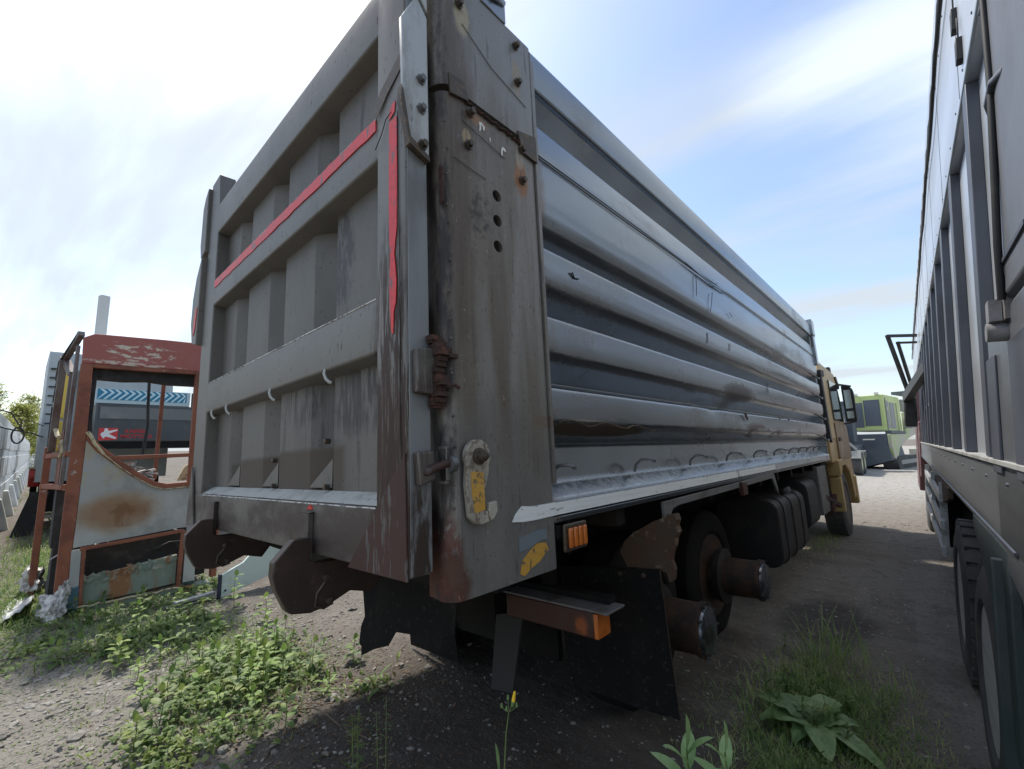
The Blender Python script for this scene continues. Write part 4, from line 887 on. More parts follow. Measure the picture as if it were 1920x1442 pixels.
# hooks below the mid beam
for x in (-.608, -1.1667, -1.8174, -2.10):
    g = G(); g.tube([(x, -.085, .775), (x - .003, -.095, .768), (x - .002, -.100, .752), (x + .010, -.098, .730), (x + .024, -.092, .716), (x + .032, -.085, .714)], .0068, 8); finish(g, 'tie_hook', M('pale_hook_steel', (.4, .4, .37), .45, .3) if 'pale_hook_steel' not in MATS else MATS['pale_hook_steel'], tg_, smooth=60)
for x, z in ((-1.24, .44), (-.70, .50), (-.70, .322), (-1.24, .322)):
    g = G(); g.lathe([(-.055, .001), (-.052, .011), (-.03, .011)], 'y', (x, 0, z), 8); finish(g, 'rivet', bolt_m, tg_)
# hinge strap at the top right and bolts
g = G(); g.prism([(-.135, 1.86), (-.128, 1.56), (-.105, 1.43), (-.030, 1.395), (-.030, 1.93), (-.075, 1.99)], 'x', -.046, -.028); hs = finish(g, 'hinge_strap', plate_light_m, tg_, bevel=.004)
g = G(); g.prism([(-.130, 1.98), (-.078, 2.02), (-.030, 1.955), (-.030, 2.6), (-.130, 2.6)], 'x', -.046, -.026); finish(g, 'hinge_strap', plate_light_m, tg_, bevel=.004)
g = G(); g.prism([(-.138, 1.60), (-.128, 1.56), (-.105, 1.43), (-.032, 1.393), (-.032, 1.375), (-.11, 1.405), (-.142, 1.54)], 'x', -.047, -.024); finish(g, 'strap_lip', bolt_m, hs)
for y, z in ((-.062, 1.665), (-.062, 1.555), (-.058, 1.425), (-.062, 2.02)):
    g = G(); g.bolt((-.028 if z < 1.95 else -.026, y, z), 'x', .0125, .020); finish(g, 'bolt', hook_m if z > 1.5 else bolt_m, hs)
# side bracket and toggle latch on the tailgate edge
g = G(); g.prism([(-.096, .735), (-.025, .745), (-.012, .70), (-.030, .675), (-.012, .625), (.0, .61), (-.05, .60), (-.095, .605)], 'x', -.0465, -.018); finish(g, 'hinge_bracket', gate_m, tg_, bevel=.004)
g = G(); g.prism([(-.096, .43), (-.04, .435), (-.035, .35), (-.09, .335)], 'x', -.0465, -.015); tb_ = finish(g, 'toggle_block', gate_m, tg_, bevel=.006)
g = G(); g.tube([(-.025, -.075, .37), (-.005, -.045, .385), (.005, -.015, .395), (.008, .018, .395)], .013, 10); finish(g, 'toggle_pin', redbrown_m, tb_, smooth=60)
g = G(); g.lathe([(-.008, .024), (.012, .024)], 'y', (.008, 0, .393), 14); finish(g, 'toggle_roller', hook_m, tb_)
g = G(); g.box(-.03, -.018, .335, .006, -.004, .345); g.box(-.03, -.018, .435, .010, -.004, .445); g.box(.004, -.018, .345, .010, -.004, .435); finish(g, 'latch_keeper', gate_m, T, bevel=.002)
# hinge ears on the far left
g = G(); g.prism([(-2.43, 2.38), (-2.50, 2.33), (-2.545, 2.26), (-2.56, 1.98), (-2.53, 1.88), (-2.43, 1.90)], 'y', -.12, -.04); finish(g, 'hinge_ear', gate_m, tg_, bevel=.006)
g = G(); g.prism([(-2.45, 1.87), (-2.56, 1.74), (-2.62, 1.60), (-2.63, 1.42), (-2.57, 1.27), (-2.46, 1.24)], 'y', -.13, -.06); finish(g, 'hinge_ear', gate_m, tg_, bevel=.006)
# -- claws below the tailgate
def claw(x, nm='tow_claw'):
    P = [(-.125, .150), (-.185, .152), (-.248, .086), (-.250, .04), (-.238, -.005), (-.200, -.080), (-.186, -.093), (-.12, -.106), (-.06, -.098), (0.03, -.065), (.12, -.09), (.16, -.04), (.16, .06), (-.10, .06), (-.125, .075)]
    g = G(); g.prism(P, 'x', x - .022, x + .022); o = finish(g, nm, claw_m, T, bevel=.004)
    for y, z, r in ((-.070, .005, .013), (-.054, -.079, .015)):
        g = G(); g.lathe([(.021, r), (.034, r * .9), (.036, .001)], 'x', (x, y, z), 12); finish(g, 'pin', bolt_m, o)
    g = G(); g.tube([(x + .024, -.070, -.01), (x + .024, -.100, -.045), (x + .024, -.105, -.085), (x + .024, -.075, -.10), (x + .024, -.04, -.09)], .005, 6); finish(g, 'latch_link', bolt_m, o, smooth=60)
claw(-.655); claw(-1.84)
for x in (-.70, -1.885):
    g = G(); g.box(x - .03, -.122, .03, x + .03, -.1005, .232); g.box(x - .035, -.118, .232, x + .035, -.1005, .238); finish(g, 'claw_stiffener', claw_m if x < -1 else gate_m, tg_, bevel=.003)
g = G(); g.prism([(-.73, .243), (-.70, .262), (-.675, .246)], 'y', -.1030, -.1003); finish(g, 'red_paint_spot', red_m, tg_)
# -- frame and running gear
g = G(); g.box(-.86, .7, -.30, -.78, 9.3, .04); g.box(-1.66, .9, -.30, -1.58, 9.3, .04)
for y in (1.3, 2.4, 3.6, 5, 6.4, 8): g.box(-1.6, y, -.26, -.84, y + .1, -.02)
g.box(-2.35, .14, -.02, -.10, .22, .085); g.box(-2.3, .30, -.06, -.12, .36, .10)
finish(g, 'chassis_frame', black_m, T)
for y in (1.88, 3.10):
    g = G(); g.tube([(-2.2, y, -.62), (-1.5, y, -.62), (-1.35, y, -.62), (-1.22, y, -.62), (-1.05, y, -.62), (-.3, y, -.62)], .075, 14); g.lathe([(-.20, .08), (-.17, .18), (-.05, .23), (.05, .23), (.17, .18), (.2, .08)], 'x', (-1.22, y, -.62), 20)
    g.box(-.9, y - .5, -.42, -.78, y + .5, -.34); finish(g, 'axle', black_m, T, smooth=40)
    for xs2 in (-.52, -1.98): wheel('tyre', T, (xs2, y, -.62), .505, .27, tyre_dark_m, hub_m, rim_r=.30, outx=1 if xs2 > -1 else -1)
    g = G(); g.lathe([(-.42, .155), (-.40, .155), (-.395, .145), (-.06, .138), (-.055, .150), (-.03, .150), (-.025, .128)], 'x', (0, y, -.62), 28)
    hb = finish(g, 'wheel_hub', hub_m, T, smooth=40)
    g = G(); g.lathe([(-.026, .128), (-.012, .122), (-.006, .10), (-.002, .055), (-.004, .001)], 'x', (0, y, -.62), 24)
    for k in range(10):
        a = k * math.pi / 5; g.bolt((-.022, y + math.cos(a) * .138, -.62 + math.sin(a) * .138), 'x', .008, .014)
    finish(g, 'hub_cap', hubcap_m, hb, smooth=50)
# suspension, brakes and hoses between the frame rails
for y in (1.88, 3.10):
    for xs3 in (-.98, -1.48):
        g = G()
        for q_ in range(6): g.box(xs3 - .045, y - .55 + q_ * .07, -.50 + q_ * .028, xs3 + .045, y + .55 - q_ * .07, -.478 + q_ * .028)
        g.tube([(xs3 - .06, y - .06, -.72), (xs3 - .06, y - .06, -.30)], .012, 6); g.tube([(xs3 + .06, y + .06, -.72), (xs3 + .06, y + .06, -.30)], .012, 6)
        finish(g, 'leaf_spring', black_m, T)
    g = G(); g.lathe([(y - .42, .02), (y - .41, .085), (y - .33, .095), (y - .32, .105), (y - .30, .095), (y - .22, .08), (y - .20, .02)], 'y', (-.72, 0, -.52), 16); g.tube([(-.72, y - .22, -.52), (-.70, y - .05, -.55)], .012, 6); finish(g, 'brake_chamber', tank_m, T, smooth=40)
    g = G(); g.lathe([(-.36, .05), (-.35, .20), (-.30, .21), (-.29, .16)], 'x', (0, y, -.62), 24); finish(g, 'brake_drum', tank_m, T, smooth=40)
    g = G(); g.tube([(-.75, y - .4, -.45), (-.8, y - .5, -.3), (-.9, y - .3, -.12), (-1.0, y + .3, -.1)], .012, 6); g.tube([(-.70, y - .38, -.44), (-.62, y - .3, -.25), (-.7, y + .1, -.05)], .009, 6); finish(g, 'air_hose', rubber_m, T, smooth=60)
g = G(); g.tube([(-1.22, 2.1, -.6), (-1.22, 2.9, -.6), (-1.22, 5.2, -.35)], .06, 12); g.box(-1.6, 1.0, -.55, -.85, 1.12, -.05); g.tube([(-2.3, 1.42, -.42), (-.1, 1.42, -.42)], .03, 8); g.box(-1.75, 1.36, -.78, -.70, 1.40, -.10); g.lathe([(1.15, .02), (1.16, .15), (1.75, .15), (1.76, .02)], 'y', (-1.9, 0, -.25), 18)
finish(g, 'drive_shaft_and_tank', black_m, T, smooth=40)
# mudflaps
def flap(poly, y, nm='mudflap', th=.012):
    g = G(); g.prism(poly, 'y', y, y + th); o = finish(g, nm, rubber_m, T, bevel=.002)
    return o
def wavy_flap(x0, x1, zt0, zt1, zb0, zb1, y, k=0):
    b = bmesh.new(); A = []
    for s_ in (0, .012):
        rows = []
        for i in range(15):
            u = i / 14; row = []
            for j in range(15):
                v = j / 14; x = (x0 + (x1 - x0) * u) * (1) + (.024 * v if u > .5 else .05 * v * (1 - u)); z = (zt0 + (zt1 - zt0) * u) * (1 - v) + (zb0 + (zb1 - zb0) * u) * v
                if j == 14: z += .008 * mnoise.noise(Vector((i * .9, k, 0)))
                row.append(b.verts.new((x, y + s_ + .035 * mnoise.noise(Vector((u * 1.6, v * 1.4, k))) * v + .018 * v * v, z)))
            rows.append(row)
        A.append(rows)
    for i in range(14):
        for j in range(14):
            b.faces.new([A[0][i][j], A[0][i + 1][j], A[0][i + 1][j + 1], A[0][i][j + 1]]); b.faces.new([A[1][i][j], A[1][i][j + 1], A[1][i + 1][j + 1], A[1][i + 1][j]])
    for j in range(14):
        for i, in ((0,), (14,)): b.faces.new([A[0][i][j], A[0][i][j + 1], A[1][i][j + 1], A[1][i][j]])
    for i in range(14):
        for j, in ((0,), (14,)): b.faces.new([A[0][i][j], A[1][i][j], A[1][i + 1][j], A[0][i + 1][j]])
    return finish(b, 'mudflap', rubber_m, T, smooth=50)
fo = wavy_flap(-.66, -.012, -.235, -.178, -.885, -.845, 1.33)
for x, z in ((-.10, -.215), (-.23, -.222)):
    g = G(); g.lathe([(-.014, .001), (-.012, .012), (0, .012)], 'y', (x, 1.33, z), 10); finish(g, 'flap_bolt', bolt_m, fo)
g = G(); g.box(-.012, 1.326, -.60, -.004, 1.334, -.20); 
g.bm.free(); g = G(); g.tube([(-.012, 1.330, -.18), (.0, 1.332, -.5), (.012, 1.345, -.84)], .0035, 5); finish(g, 'flap_edge', bolt_m, fo)
flap([(-2.28, -.2), (-1.72, -.2), (-1.56, -.99), (-2.13, -1.0)], 1.33)
flap([(-1.50, -.06), (-1.08, -.06), (-.55, -.06), (-.60, -.36), (-.90, -.42), (-1.06, -.44), (-1.13, -.52), (-1.27, -.57), (-1.395, -.63), (-1.395, -.585), (-1.42, -.57), (-1.40, -.48), (-1.36, -.42), (-1.38, -.30)], .50, 'torn_bracket_plate', .008)
g = G(); g.prism([(-.84, -.45), (-.64, -.40), (-.74, -.82), (-.90, -.84)], 'y', 1.0, 1.012); finish(g, 'mudflap', M('grey_old_rubber', (0.035, 0.034, 0.032), .8), T)
# scalloped underside edge seen against the light
g = G(); pts = [(-2.3, .10), (-.9, .10), (-.9, -.10)] + [(-.95 - .10 * i, -.10 + (.025 if i % 2 else -.015)) for i in range(5)] + [(-1.5, -.04), (-2.3, -.02)]
g.prism(pts, 'y', .15, .20); finish(g, 'rear_crossmember', black_m, T)
# mudguard piece
g = G(); P = [(-.20, -.06), (-.14, -.01), (-.08, .02), (-.03, .05), (.02, .07), (.05, .085), (.075, .088), (.083, .06), (.070, .03), (.078, .0), (.062, -.03), (.070, -.06), (.055, -.09), (.048, -.13), (.058, -.17), (.050, -.22), (.030, -.235), (.015, -.19), (-.05, -.18), (-.20, -.19), (-.24, -.12)]
bmg = bmesh.new(); v1 = [bmg.verts.new((a, 1.345 + .05 * mnoise.noise(Vector((a * 6, b * 6, 0))), b)) for a, b in P]; v2 = [bmg.verts.new((a, 1.355 + .05 * mnoise.noise(Vector((a * 6, b * 6, 0))) + (.05 if b > -.05 else .02), b)) for a, b in P]
bmg.faces.new(v1); bmg.faces.new(v2[::-1])
for i in range(len(P)): bmg.faces.new([v1[i], v2[i], v2[(i + 1) % len(P)], v1[(i + 1) % len(P)]])
finish(bmg, 'mudguard_remnant', guard_m, T, smooth=20)
g = G(); g.prism([(1.41, .055), (1.41, .140), (3.69, .158), (3.72, .150), (3.80, -.02), (3.78, -.03), (3.64, .118), (1.60, .105), (1.52, .095), (1.48, .06)], 'x', -.012, .004); gr = finish(g, 'mudguard_rail', greyrail_m, T, bevel=.002)
for y in (1.43, 1.455):
    g = G(); g.lathe([(0, .006), (.008, .005)], 'x', (.003, y, .07), 8); finish(g, 'rail_bolt', bolt_m, gr)
g = G(); g.box(.0, 2.69, .055, .028, 2.80, .150); finish(g, 'side_marker', redlens_m, T, bevel=.004)
# amber marker lamp
g = G(); g.box(.004, .525, .048, .018, .672, .148); ml = finish(g, 'side_marker_lamp', bolt_m, T, bevel=.006); ml.rotation_euler = (0, 0, 0)
g = G()
for k in range(4): g.box(.018, .541 + k * .031, .062, .032, .563 + k * .031, .134)
finish(g, 'amber_lens', orange_m, ml, bevel=.006)
g = G(); g.box(-.02, .50, .10, .0, .53, .145); g.tube([(-.02, .6, .16), (-.02, .6, .03)], .008, 6); finish(g, 'lamp_bracket', black_m, T)
# rear lamp cluster
g = G(); g.box(-.66, .90, -.395, -.135, 1.0, -.285); lc = finish(g, 'rear_lamp', redlens_m, T, bevel=.006)
g = G(); g.box(-.1345, .897, -.392, -.112, 1.0, -.288); finish(g, 'amber_lens', orange_m, lc, bevel=.004)
g = G(); g.box(-.68, .88, -.278, -.05, 1.03, -.268); finish(g, 'lamp_top_plate', greyrail_m, lc, bevel=.002)
g = G(); g.box(-1.9, .98, -.30, -.1, 1.04, -.24); g.box(-.70, .95, -.34, -.66, 1.02, -.10); g.box(-.50, 1.0, -.25, -.44, 1.05, .06); finish(g, 'lamp_bar', black_m, T)
# tanks and boxes between the axles
def tank(y0, y1, x0, x1, z0, z1, nm, m, bands=()):
    g = G(); P = round_poly([(x0, z0), (x0, z1), (x1, z1), (x1, z0), (x0, z0)], .13, 5); g.prism([tuple(p) for p in P[:-1]], 'y', y0, y1); o = finish(g, nm, m, T, smooth=40, bevel=.01)
    for b in bands:
        g = G(); P = round_poly([(x0 - .01, z0 - .01), (x0 - .01, z1 + .01), (x1 + .01, z1 + .01), (x1 + .01, z0 - .01), (x0 - .01, z0 - .01)], .14, 5); g.prism([tuple(p) for p in P[:-1]], 'y', b, b + .05); finish(g, 'tank_band', plastic_m, o, smooth=40)
tank(3.95, 5.15, -.62, -.06, -.72, -.10, 'fuel_tank', tank_m, (4.15, 4.5, 4.9))
tank(5.35, 5.95, -.60, -.05, -.58, -.02, 'air_tank', plastic_m)
g = G(); g.box(-.6, 6.05, -.5, -.03, 6.65, .10); finish(g, 'battery_box', greyrail_m, T, bevel=.01)
g = G(); g.tube([(.0, 4.10, -.05), (-.02, 4.10, -.01)], .05, 14); finish(g, 'fuel_cap', plastic_m, T)
g = G()
for k in range(9): g.box(-.10, 6.60 + k * .05, -.55 + k * .02, .0, 6.63 + k * .05, -.40 + k * .01)
g.bar((-.05, 6.4, -.30), (.0, 7.2, -.50), .05); finish(g, 'bent_step_bracket', rust_m, T, smooth=0)
g = G(); g.box(-.75, 6.7, -.35, -.10, 7.3, .55); finish(g, 'engine_cover', black_m, T)
# -- cab
g = G(); P = [(7.25, .10), (7.25, 1.50), (7.45, 1.66), (8.9, 1.62), (9.12, 1.50), (9.42, .62), (9.50, -.10), (9.50, -.55), (9.25, -.60), (9.22, -.35), (9.05, -.10), (8.75, .02), (8.3, .02), (7.95, -.10), (7.75, -.35), (7.72, -.10), (7.60, .10)]
g.prism(P, 'x', -2.4, -.02); cab = finish(g, 'cab', gold_m, T, bevel=.02)
g = G(); g.prism([(7.98, .12), (7.98, .72), (9.30, .72), (9.37, .58), (9.42, .12)], 'x', -.018, .004); dr = finish(g, 'cab_door', golddusty_m, cab, bevel=.008)
g = G(); g.prism([(8.05, .76), (8.05, 1.42), (8.92, 1.42), (9.27, .76)], 'x', -.018, .0); finish(g, 'door_window', glass_m, dr)
g = G(); g.box(.002, 8.08, .42, .02, 8.30, .48); finish(g, 'door_handle', plastic_m, dr, bevel=.004)
g = G(); g.prism([(7.22, .45), (7.22, 1.44), (7.34, 1.48), (7.34, .40)], 'x', -.05, .012); finish(g, 'side_seal', plastic_m, cab, bevel=.004)
g = G(); g.prism([(7.30, .46), (7.32, 1.38), (7.60, 1.50), (7.78, .46)], 'x', -.018, .008); finish(g, 'rear_pillar', gold_m, cab, bevel=.01)
g = G(); g.prism([(7.2, 1.40), (7.2, 1.50), (7.5, 1.52), (7.5, 1.42)], 'x', -.04, .02); g.box(-.3, 8.8, 1.60, -.05, 8.95, 1.74); finish(g, 'roof_marker', plastic_m, cab, bevel=.01)
g = G(); g.prism([(7.60, -.10), (7.95, .10), (7.95, .14), (7.50, .14), (7.50, -.10)], 'x', -.35, .03); g.prism([(7.50, -.62), (7.50, -.12), (7.64, -.12), (7.60, -.62)], 'x', -.12, .02); finish(g, 'front_mudguard', gold_m, cab, bevel=.01)
g = G(); g.prism([(8.9, 1.56), (9.05, 1.58), (9.30, 1.42), (9.20, 1.36)], 'x', -2.3, .0); finish(g, 'sun_visor', plastic_m, cab)
g = G(); g.bar((-.02, 9.05, 1.44), (.16, 9.30, 1.40), .03); g.bar((-.02, 9.2, .72), (.16, 9.32, .76), .03); mr_ = finish(g, 'mirror', plastic_m, cab)
g = G(); P = round_poly([(.02, .76), (.02, 1.44), (.17, 1.38), (.19, 1.28), (.18, .76), (.02, .76)], .04, 3); g.prism([tuple(p) for p in P[:-1]], 'y', 9.28, 9.40); finish(g, 'mirror_housing', plastic_m, mr_, smooth=50)
g = G(); g.box(.05, 9.272, 1.0, .15, 9.279, 1.34); g.box(.05, 9.272, .82, .15, 9.279, .95); finish(g, 'mirror_glass', skyglass_m, mr_)
g = G(); g.box(-2.4, 9.45, -.70, -.0, 9.62, -.20); finish(g, 'front_bumper', gold_m, cab, bevel=.02)
w = wheel('tyre', T, (-.20, 8.45, -.585), .515, .29, tyre_m, hub_m, rim_r=.30, tread=36, outx=1)
wheel('tyre', T, (-2.2, 8.45, -.62), .505, .27, tyre_dark_m, hub_m, rim_r=.30, outx=-1)
# ------------------------------------------------------------------ neighbouring slatted truck (right)
yawR = R(1.494)
rr_ = Vector((.99966, .02607, 0)); fr_ = Vector((-.02607, .99966, 0))
base = rr_ * .149 + fr_ * 1.0
alu_m = M('worn_aluminium_panel', (0.60, 0.63, 0.67), 0.38, 0.6, [('n', (0.36, 0.37, 0.37), (1.5, .4, 2.5), 0.42, 0.7, 0.6), ('n', (0.62, 0.60, 0.54), (4, 4, 1.0), 0.55, 0.8, 0.35)], bump=[((3, 1.5, 3), .3, .015), ((40, 40, 40), .06, .002)])
alud_m = M('dusty_lower_panel', (0.22, 0.23, 0.245), 0.38, 0.6, [('n', (0.13, 0.135, 0.145), (2, .5, 5), 0.42, 0.7, 0.7), ('n', (0.30, 0.29, 0.27), (3, 30, .8), 0.58, 0.66, 0.4), ('n', (0.27, 0.26, 0.24), (8, 3, 2), 0.58, 0.75, 0.4)], bump=[((3, 1.5, 3), .3, .012)])
slat_m = M('dark_grey_slat', (0.10, 0.11, 0.135), 0.5, 0.3, [('n', (0.05, 0.05, 0.055), (3, 3, 2), .42, .7, .6)])
dusty_m = M('pale_dusty_ledge', (0.33, 0.33, 0.32), 0.8, 0, [('n', (0.17, 0.165, 0.155), (9, 9, 9), .45, .65, .7)])
col_m = M('brown_grey_column', (0.17, 0.18, 0.20), 0.5, 0.3, [('n', (0.12, 0.12, 0.125), (3, 3, 2), .42, .7, .7), ('n', (0.14, 0.09, 0.07), (8, 8, 3), .62, .74, .6)], bump=((10, 10, 10), .2, .008))
teal_m = M('dark_teal_mudguard', (0.045, 0.065, 0.07), 0.5, 0.1, [('n', (0.09, 0.10, 0.10), (4, 4, 2), .45, .7, .7)], bump=((20, 20, 20), .2, .004))
S = thing('slatted_truck', 'tall grey truck body with dark vertical slats close on the right', 'truck', tuple(base), (0, R(3.5), yawR))
# local: x=0 side plane, y forward, z up; body leans a little
g = G(); g.box(.0, .42, 1.17, .10, 15.0, 1.455); lp = finish(g, 'lower_panel', alud_m, S, bevel=.006)
g = G(); g.box(-.012, .42, 1.457, .13, 15.0, 1.475); finish(g, 'ledge', dusty_m, S, bevel=.003)
g = G(); g.box(.045, .3, 1.475, .10, 15.0, 3.06); finish(g, 'inner_panel', alu_m, S)
g = G(); g.box(.0, .3, 3.04, .10, 15.0, 3.92); finish(g, 'upper_panel', alu_m, S, bevel=.01)
g = G(); n = 34; poly = [(.3, 4.02)] + [(15.0, 4.02)] + [(15.0 - (14.7) * (i / 68), 3.90 + (.05 if i % 2 else 0)) for i in range(0, 69)]
g.prism(poly, 'x', -.02, .0); g.box(-.01, .3, 3.95, .12, 15.0, 4.03); finish(g, 'top_rail', alu_m, S)
g = G(); pts = [(-.02, .3 + i * .245, 3.80 + .03 * math.sin(i * .9) - .002 * i) for i in range(61)]; g.tube(pts, .010, 6); finish(g, 'tarp_rope', plastic_m, S, smooth=60)
for i, (y, z) in enumerate(((1.60, 3.33), (1.50, 3.12))):
    g = G(); g.box(-.02, y, z, .0, y + .05, z + .10); g.tube([(-.01, y + .02, z + .1), (-.01, y + .02, z + .2)], .004, 5); finish(g, 'tarp_clip', plastic_m, S, bevel=.006)
for k in range(15):
    y = 1.56 + .88 * k; g = G(); g.box(.004, y, 1.476, .046, y + .12, 3.038)
    finish(g, 'slat', slat_m, S, bevel=.003)
g = G(); g.box(.02, 7.4, 2.0, .046, 14.8, 2.04); finish(g, 'mid_rail', slat_m, S)
# rear column, pipe and channel posts
g = G(); g.box(-.008, .15, 1.95, .45, .98, 4.3); rc = finish(g, 'rear_column', col_m, S, bevel=.02)
g = G()
for k in range(40):
    y = 1.2 + k * .34
    for z in (3.09, 3.86): g.lathe([(0, .006), (-.003, .005), (-.004, .001)], 'x', (.0, y, z), 6)
for k in range(12): g.box(-.0015, 1.7 + k * 1.2, 3.06, .0, 1.706 + k * 1.2, 3.90)
finish(g, 'rivets_and_seams', slat_m, S)
g = G(); g.tube([(-.006, 1.05, 1.2), (-.006, 6.0, 1.2), (-.006, 11.5, 1.2)], .006, 5)
for k in range(14): g.lathe([(0, .008), (-.006, .006)], 'x', (.0, 1.15 + k * .5, 1.40), 6)
finish(g, 'panel_bolts', slat_m, S)
g = G(); g.tube([(.0, .93, 2.52), (-.014, .90, 2.56), (-.014, .80, 2.57), (-.0, .7, 2.54)], .010, 10); finish(g, 'hinge_knuckle', col_m, rc, smooth=40)
for z in (2.05, 2.9, 3.6):
    g = G(); g.box(-.014, .55, z, -.008, .96, z + .012); finish(g, 'seam', slat_m, rc)
g = G(); g.tube([(-.012, .86, 4.2), (-.014, .87, 3.2), (-.013, .84, 2.6), (-.02, .86, 2.1), (-.015, .9, 1.95)], .009, 8); finish(g, 'cable', plastic_m, rc, smooth=60)
g = G(); g.tube([(-.045, .96, 1.865), (.25, .96, 1.865)], .028, 14); g.box(-.040, .93, 1.895, -.012, .99, 1.96); g.box(-.010, .90, 1.895, .03, .98, 1.99); finish(g, 'cross_pipe', M('grey_pipe_paint', (.27, .27, .28), .5, .2, [('n', (.15, .12, .1), (9, 9, 9), .5, .66, .7)]), S, smooth=40)
g = G(); g.box(.0, .0, 1.17, .05, 1.40, 1.95); finish(g, 'corner_panel', alud_m, S, bevel=.02)
for ya_, yb_ in ((1.20, 1.38), (.62, .92)):
    g = G(); g.box(-.008, ya_, 1.43, .0, yb_, 1.83); finish(g, 'channel_post', slat_m, S, bevel=.003)
g = G(); g.prism([(.0, 1.18), (1.48, 1.18), (1.35, 1.10), (1.1, 1.06), (.9, 1.0), (.0, 1.0)], 'x', .003, .05); finish(g, 'lower_skirt', alud_m, S, bevel=.01)
g = G(); g.box(.03, .25, .15, .06, 1.35, 1.05); g.box(-.03, 1.40, .20, .45, 1.415, 1.12); g.prism([(1.30, 1.17), (1.30, .45), (1.55, .62), (1.9, .95), (2.3, 1.10), (2.3, 1.17)], 'x', .0, .035); mg_ = finish(g, 'mudguard', teal_m, S, bevel=.01)
g = G(); g.bar((-.0, 1.38, .62), (.06, 1.38, .62), .03, .03); g.tube([(.06, 1.38, .66), (.065, 1.37, .62), (.06, 1.37, .58)], .012, 8); finish(g, 'latch', col_m, mg_)
g = G(); g.box(.12, 1.2, .80, .95, 14.5, 1.15); g.box(.5, .5, .5, .6, 14, .8); finish(g, 'chassis_frame', black_m, S)
def wheel_r(y, tr): 
    return wheel('tyre', S, (.125, y, .49), .50, .27, tyre_m, greytape_m, rim_r=.29, tread=tr, outx=-1)
wheel_r(2.0, 44); wheel_r(3.36, 30); wheel_r(9.6, 0)
g = G()
for z in (.55, .78, 1.02): g.bar((-.02, 4.6, z), (-.02, 8.6, z), .03, .08)
for y in (4.7, 6.4, 8.4): g.bar((-.005, y, .50), (-.005, y, 1.15), .05)
finish(g, 'side_guard', greytape_m, S)
g = G(); g.box(.0, 4.9, .55, .5, 6.3, 1.12); g.lathe([(0, .27), (1.1, .27)], 'y', (.3, 6.8, .85), 18); finish(g, 'tank', black_m, S, smooth=40)
g = G(); g.prism([(3.9, 1.16), (5.6, 1.16), (5.6, 1.02), (4.6, .98), (3.9, 1.08)], 'x', -.01, .02); finish(g, 'worn_guard_rail', guard_m, S)
# purple-brown cab end far ahead and its ladder-like mirror frame
cabr_m = M('dusky_maroon_cab', (0.12, 0.055, 0.06), 0.5, 0.1, [('n', (0.22, 0.18, 0.17), (4, 4, 2), .5, .66, .7)])
g = G(); g.box(-.03, 11.6, .75, 2.3, 12.0, 1.9); g.box(-.05, 12.0, .45, 2.3, 13.8, 2.9); cb2 = finish(g, 'cab', cabr_m, S, bevel=.02)
g = G()
g.bar((-.02, 9.5, 3.35), (-.42, 9.6, 3.40), .05); g.bar((-.42, 9.6, 3.42), (-.16, 9.9, 2.35), .05); g.bar((-.28, 9.6, 3.28), (-.08, 9.9, 2.30), .04); g.bar((-.02, 9.7, 3.26), (-.30, 9.6, 3.26), .035)
g.bar((.05, 8.0, 2.62), (-.20, 9.9, 2.28), .10, .16)
finish(g, 'mirror_bracket', plastic_m, S)
g = G(); g.box(-.24, 9.85, 1.75, -.06, 9.97, 2.30); finish(g, 'mirror_housing', plastic_m, S, bevel=.03)

# ------------------------------------------------------------------ burnt red cab shell on the left
redcab_m = M('oxide_red_frame', (0.27, 0.095, 0.05), 0.7, 0, [('n', (0.15, 0.05, 0.03), (4, 4, 4), .42, .66, .8), ('n', (0.30, 0.12, 0.09), (2, 2, 2), .5, .7, .5), ('n', (0.45, 0.40, 0.34), (14, 14, 22), .66, .70, .8)], bump=((30, 30, 30), .3, .004))
redroof_m = M('faded_red_roof_paint', (0.36, 0.11, 0.09), 0.55, 0, [('n', (0.38, 0.13, 0.11), (2, 2, 2), .45, .7, .7), ('sn', (0.62, 0.56, 0.44), (-6.2, .80, 2.60), (1, .30, .10), (12, 9, 26), .52, .58, .95), ('sn', (0.6, 0.52, 0.42), (-6.2, .70, 2.47), (1, .5, .02), (12, 12, 22), .5, .58, .9)], bump=((14, 14, 14), .3, .006))
bare_m = M('heat_stained_bare_metal', (0.38, 0.385, 0.38), 0.55, 0.3, [('n', (0.52, 0.52, 0.50), (2.2, 2.2, 2.2), .45, .65, .7), ('n', (0.22, 0.22, 0.21), (5, 5, 5), .5, .7, .5), ('s', (0.38, 0.29, 0.18), (-6.2, .74, .93), (1, .33, .20), .35, .7, .7), ('s', (0.30, 0.16, 0.08), (-6.2, .73, .93), (1, .27, .145), .6, .75, .75), ('sn', (0.2, 0.085, 0.035), (-6.2, .78, .90), (1, .2, .12), (6, 6, 6), .42, .62, .7), ('sn', (0.42, 0.37, 0.24), (-6.2, .55, 1.45), (1, .3, .25), (7, 7, 7), .42, .6, .7)], bump=[((4, 4, 4), .4, .015), ((30, 30, 30), .15, .003)])
sill_m = M('rust_streaked_sill', (0.22, 0.27, 0.22), 0.75, 0.1, [('n', (0.30, 0.13, 0.05), (5, 6, 1.6), .48, .60, .9), ('n', (0.40, 0.37, 0.30), (9, 9, 9), .56, .68, .7), ('n', (0.10, 0.06, 0.04), (7, 7, 4), .58, .70, .7)], bump=((14, 14, 14), .5, .012))
tealp_m = M('teal_painted_corner', (0.05, 0.12, 0.15), 0.6, 0, [('n', (0.25, 0.27, 0.25), (12, 12, 5), .6, .68, .8), ('n', (0.03, 0.05, 0.06), (5, 5, 3), .45, .65, .6)])
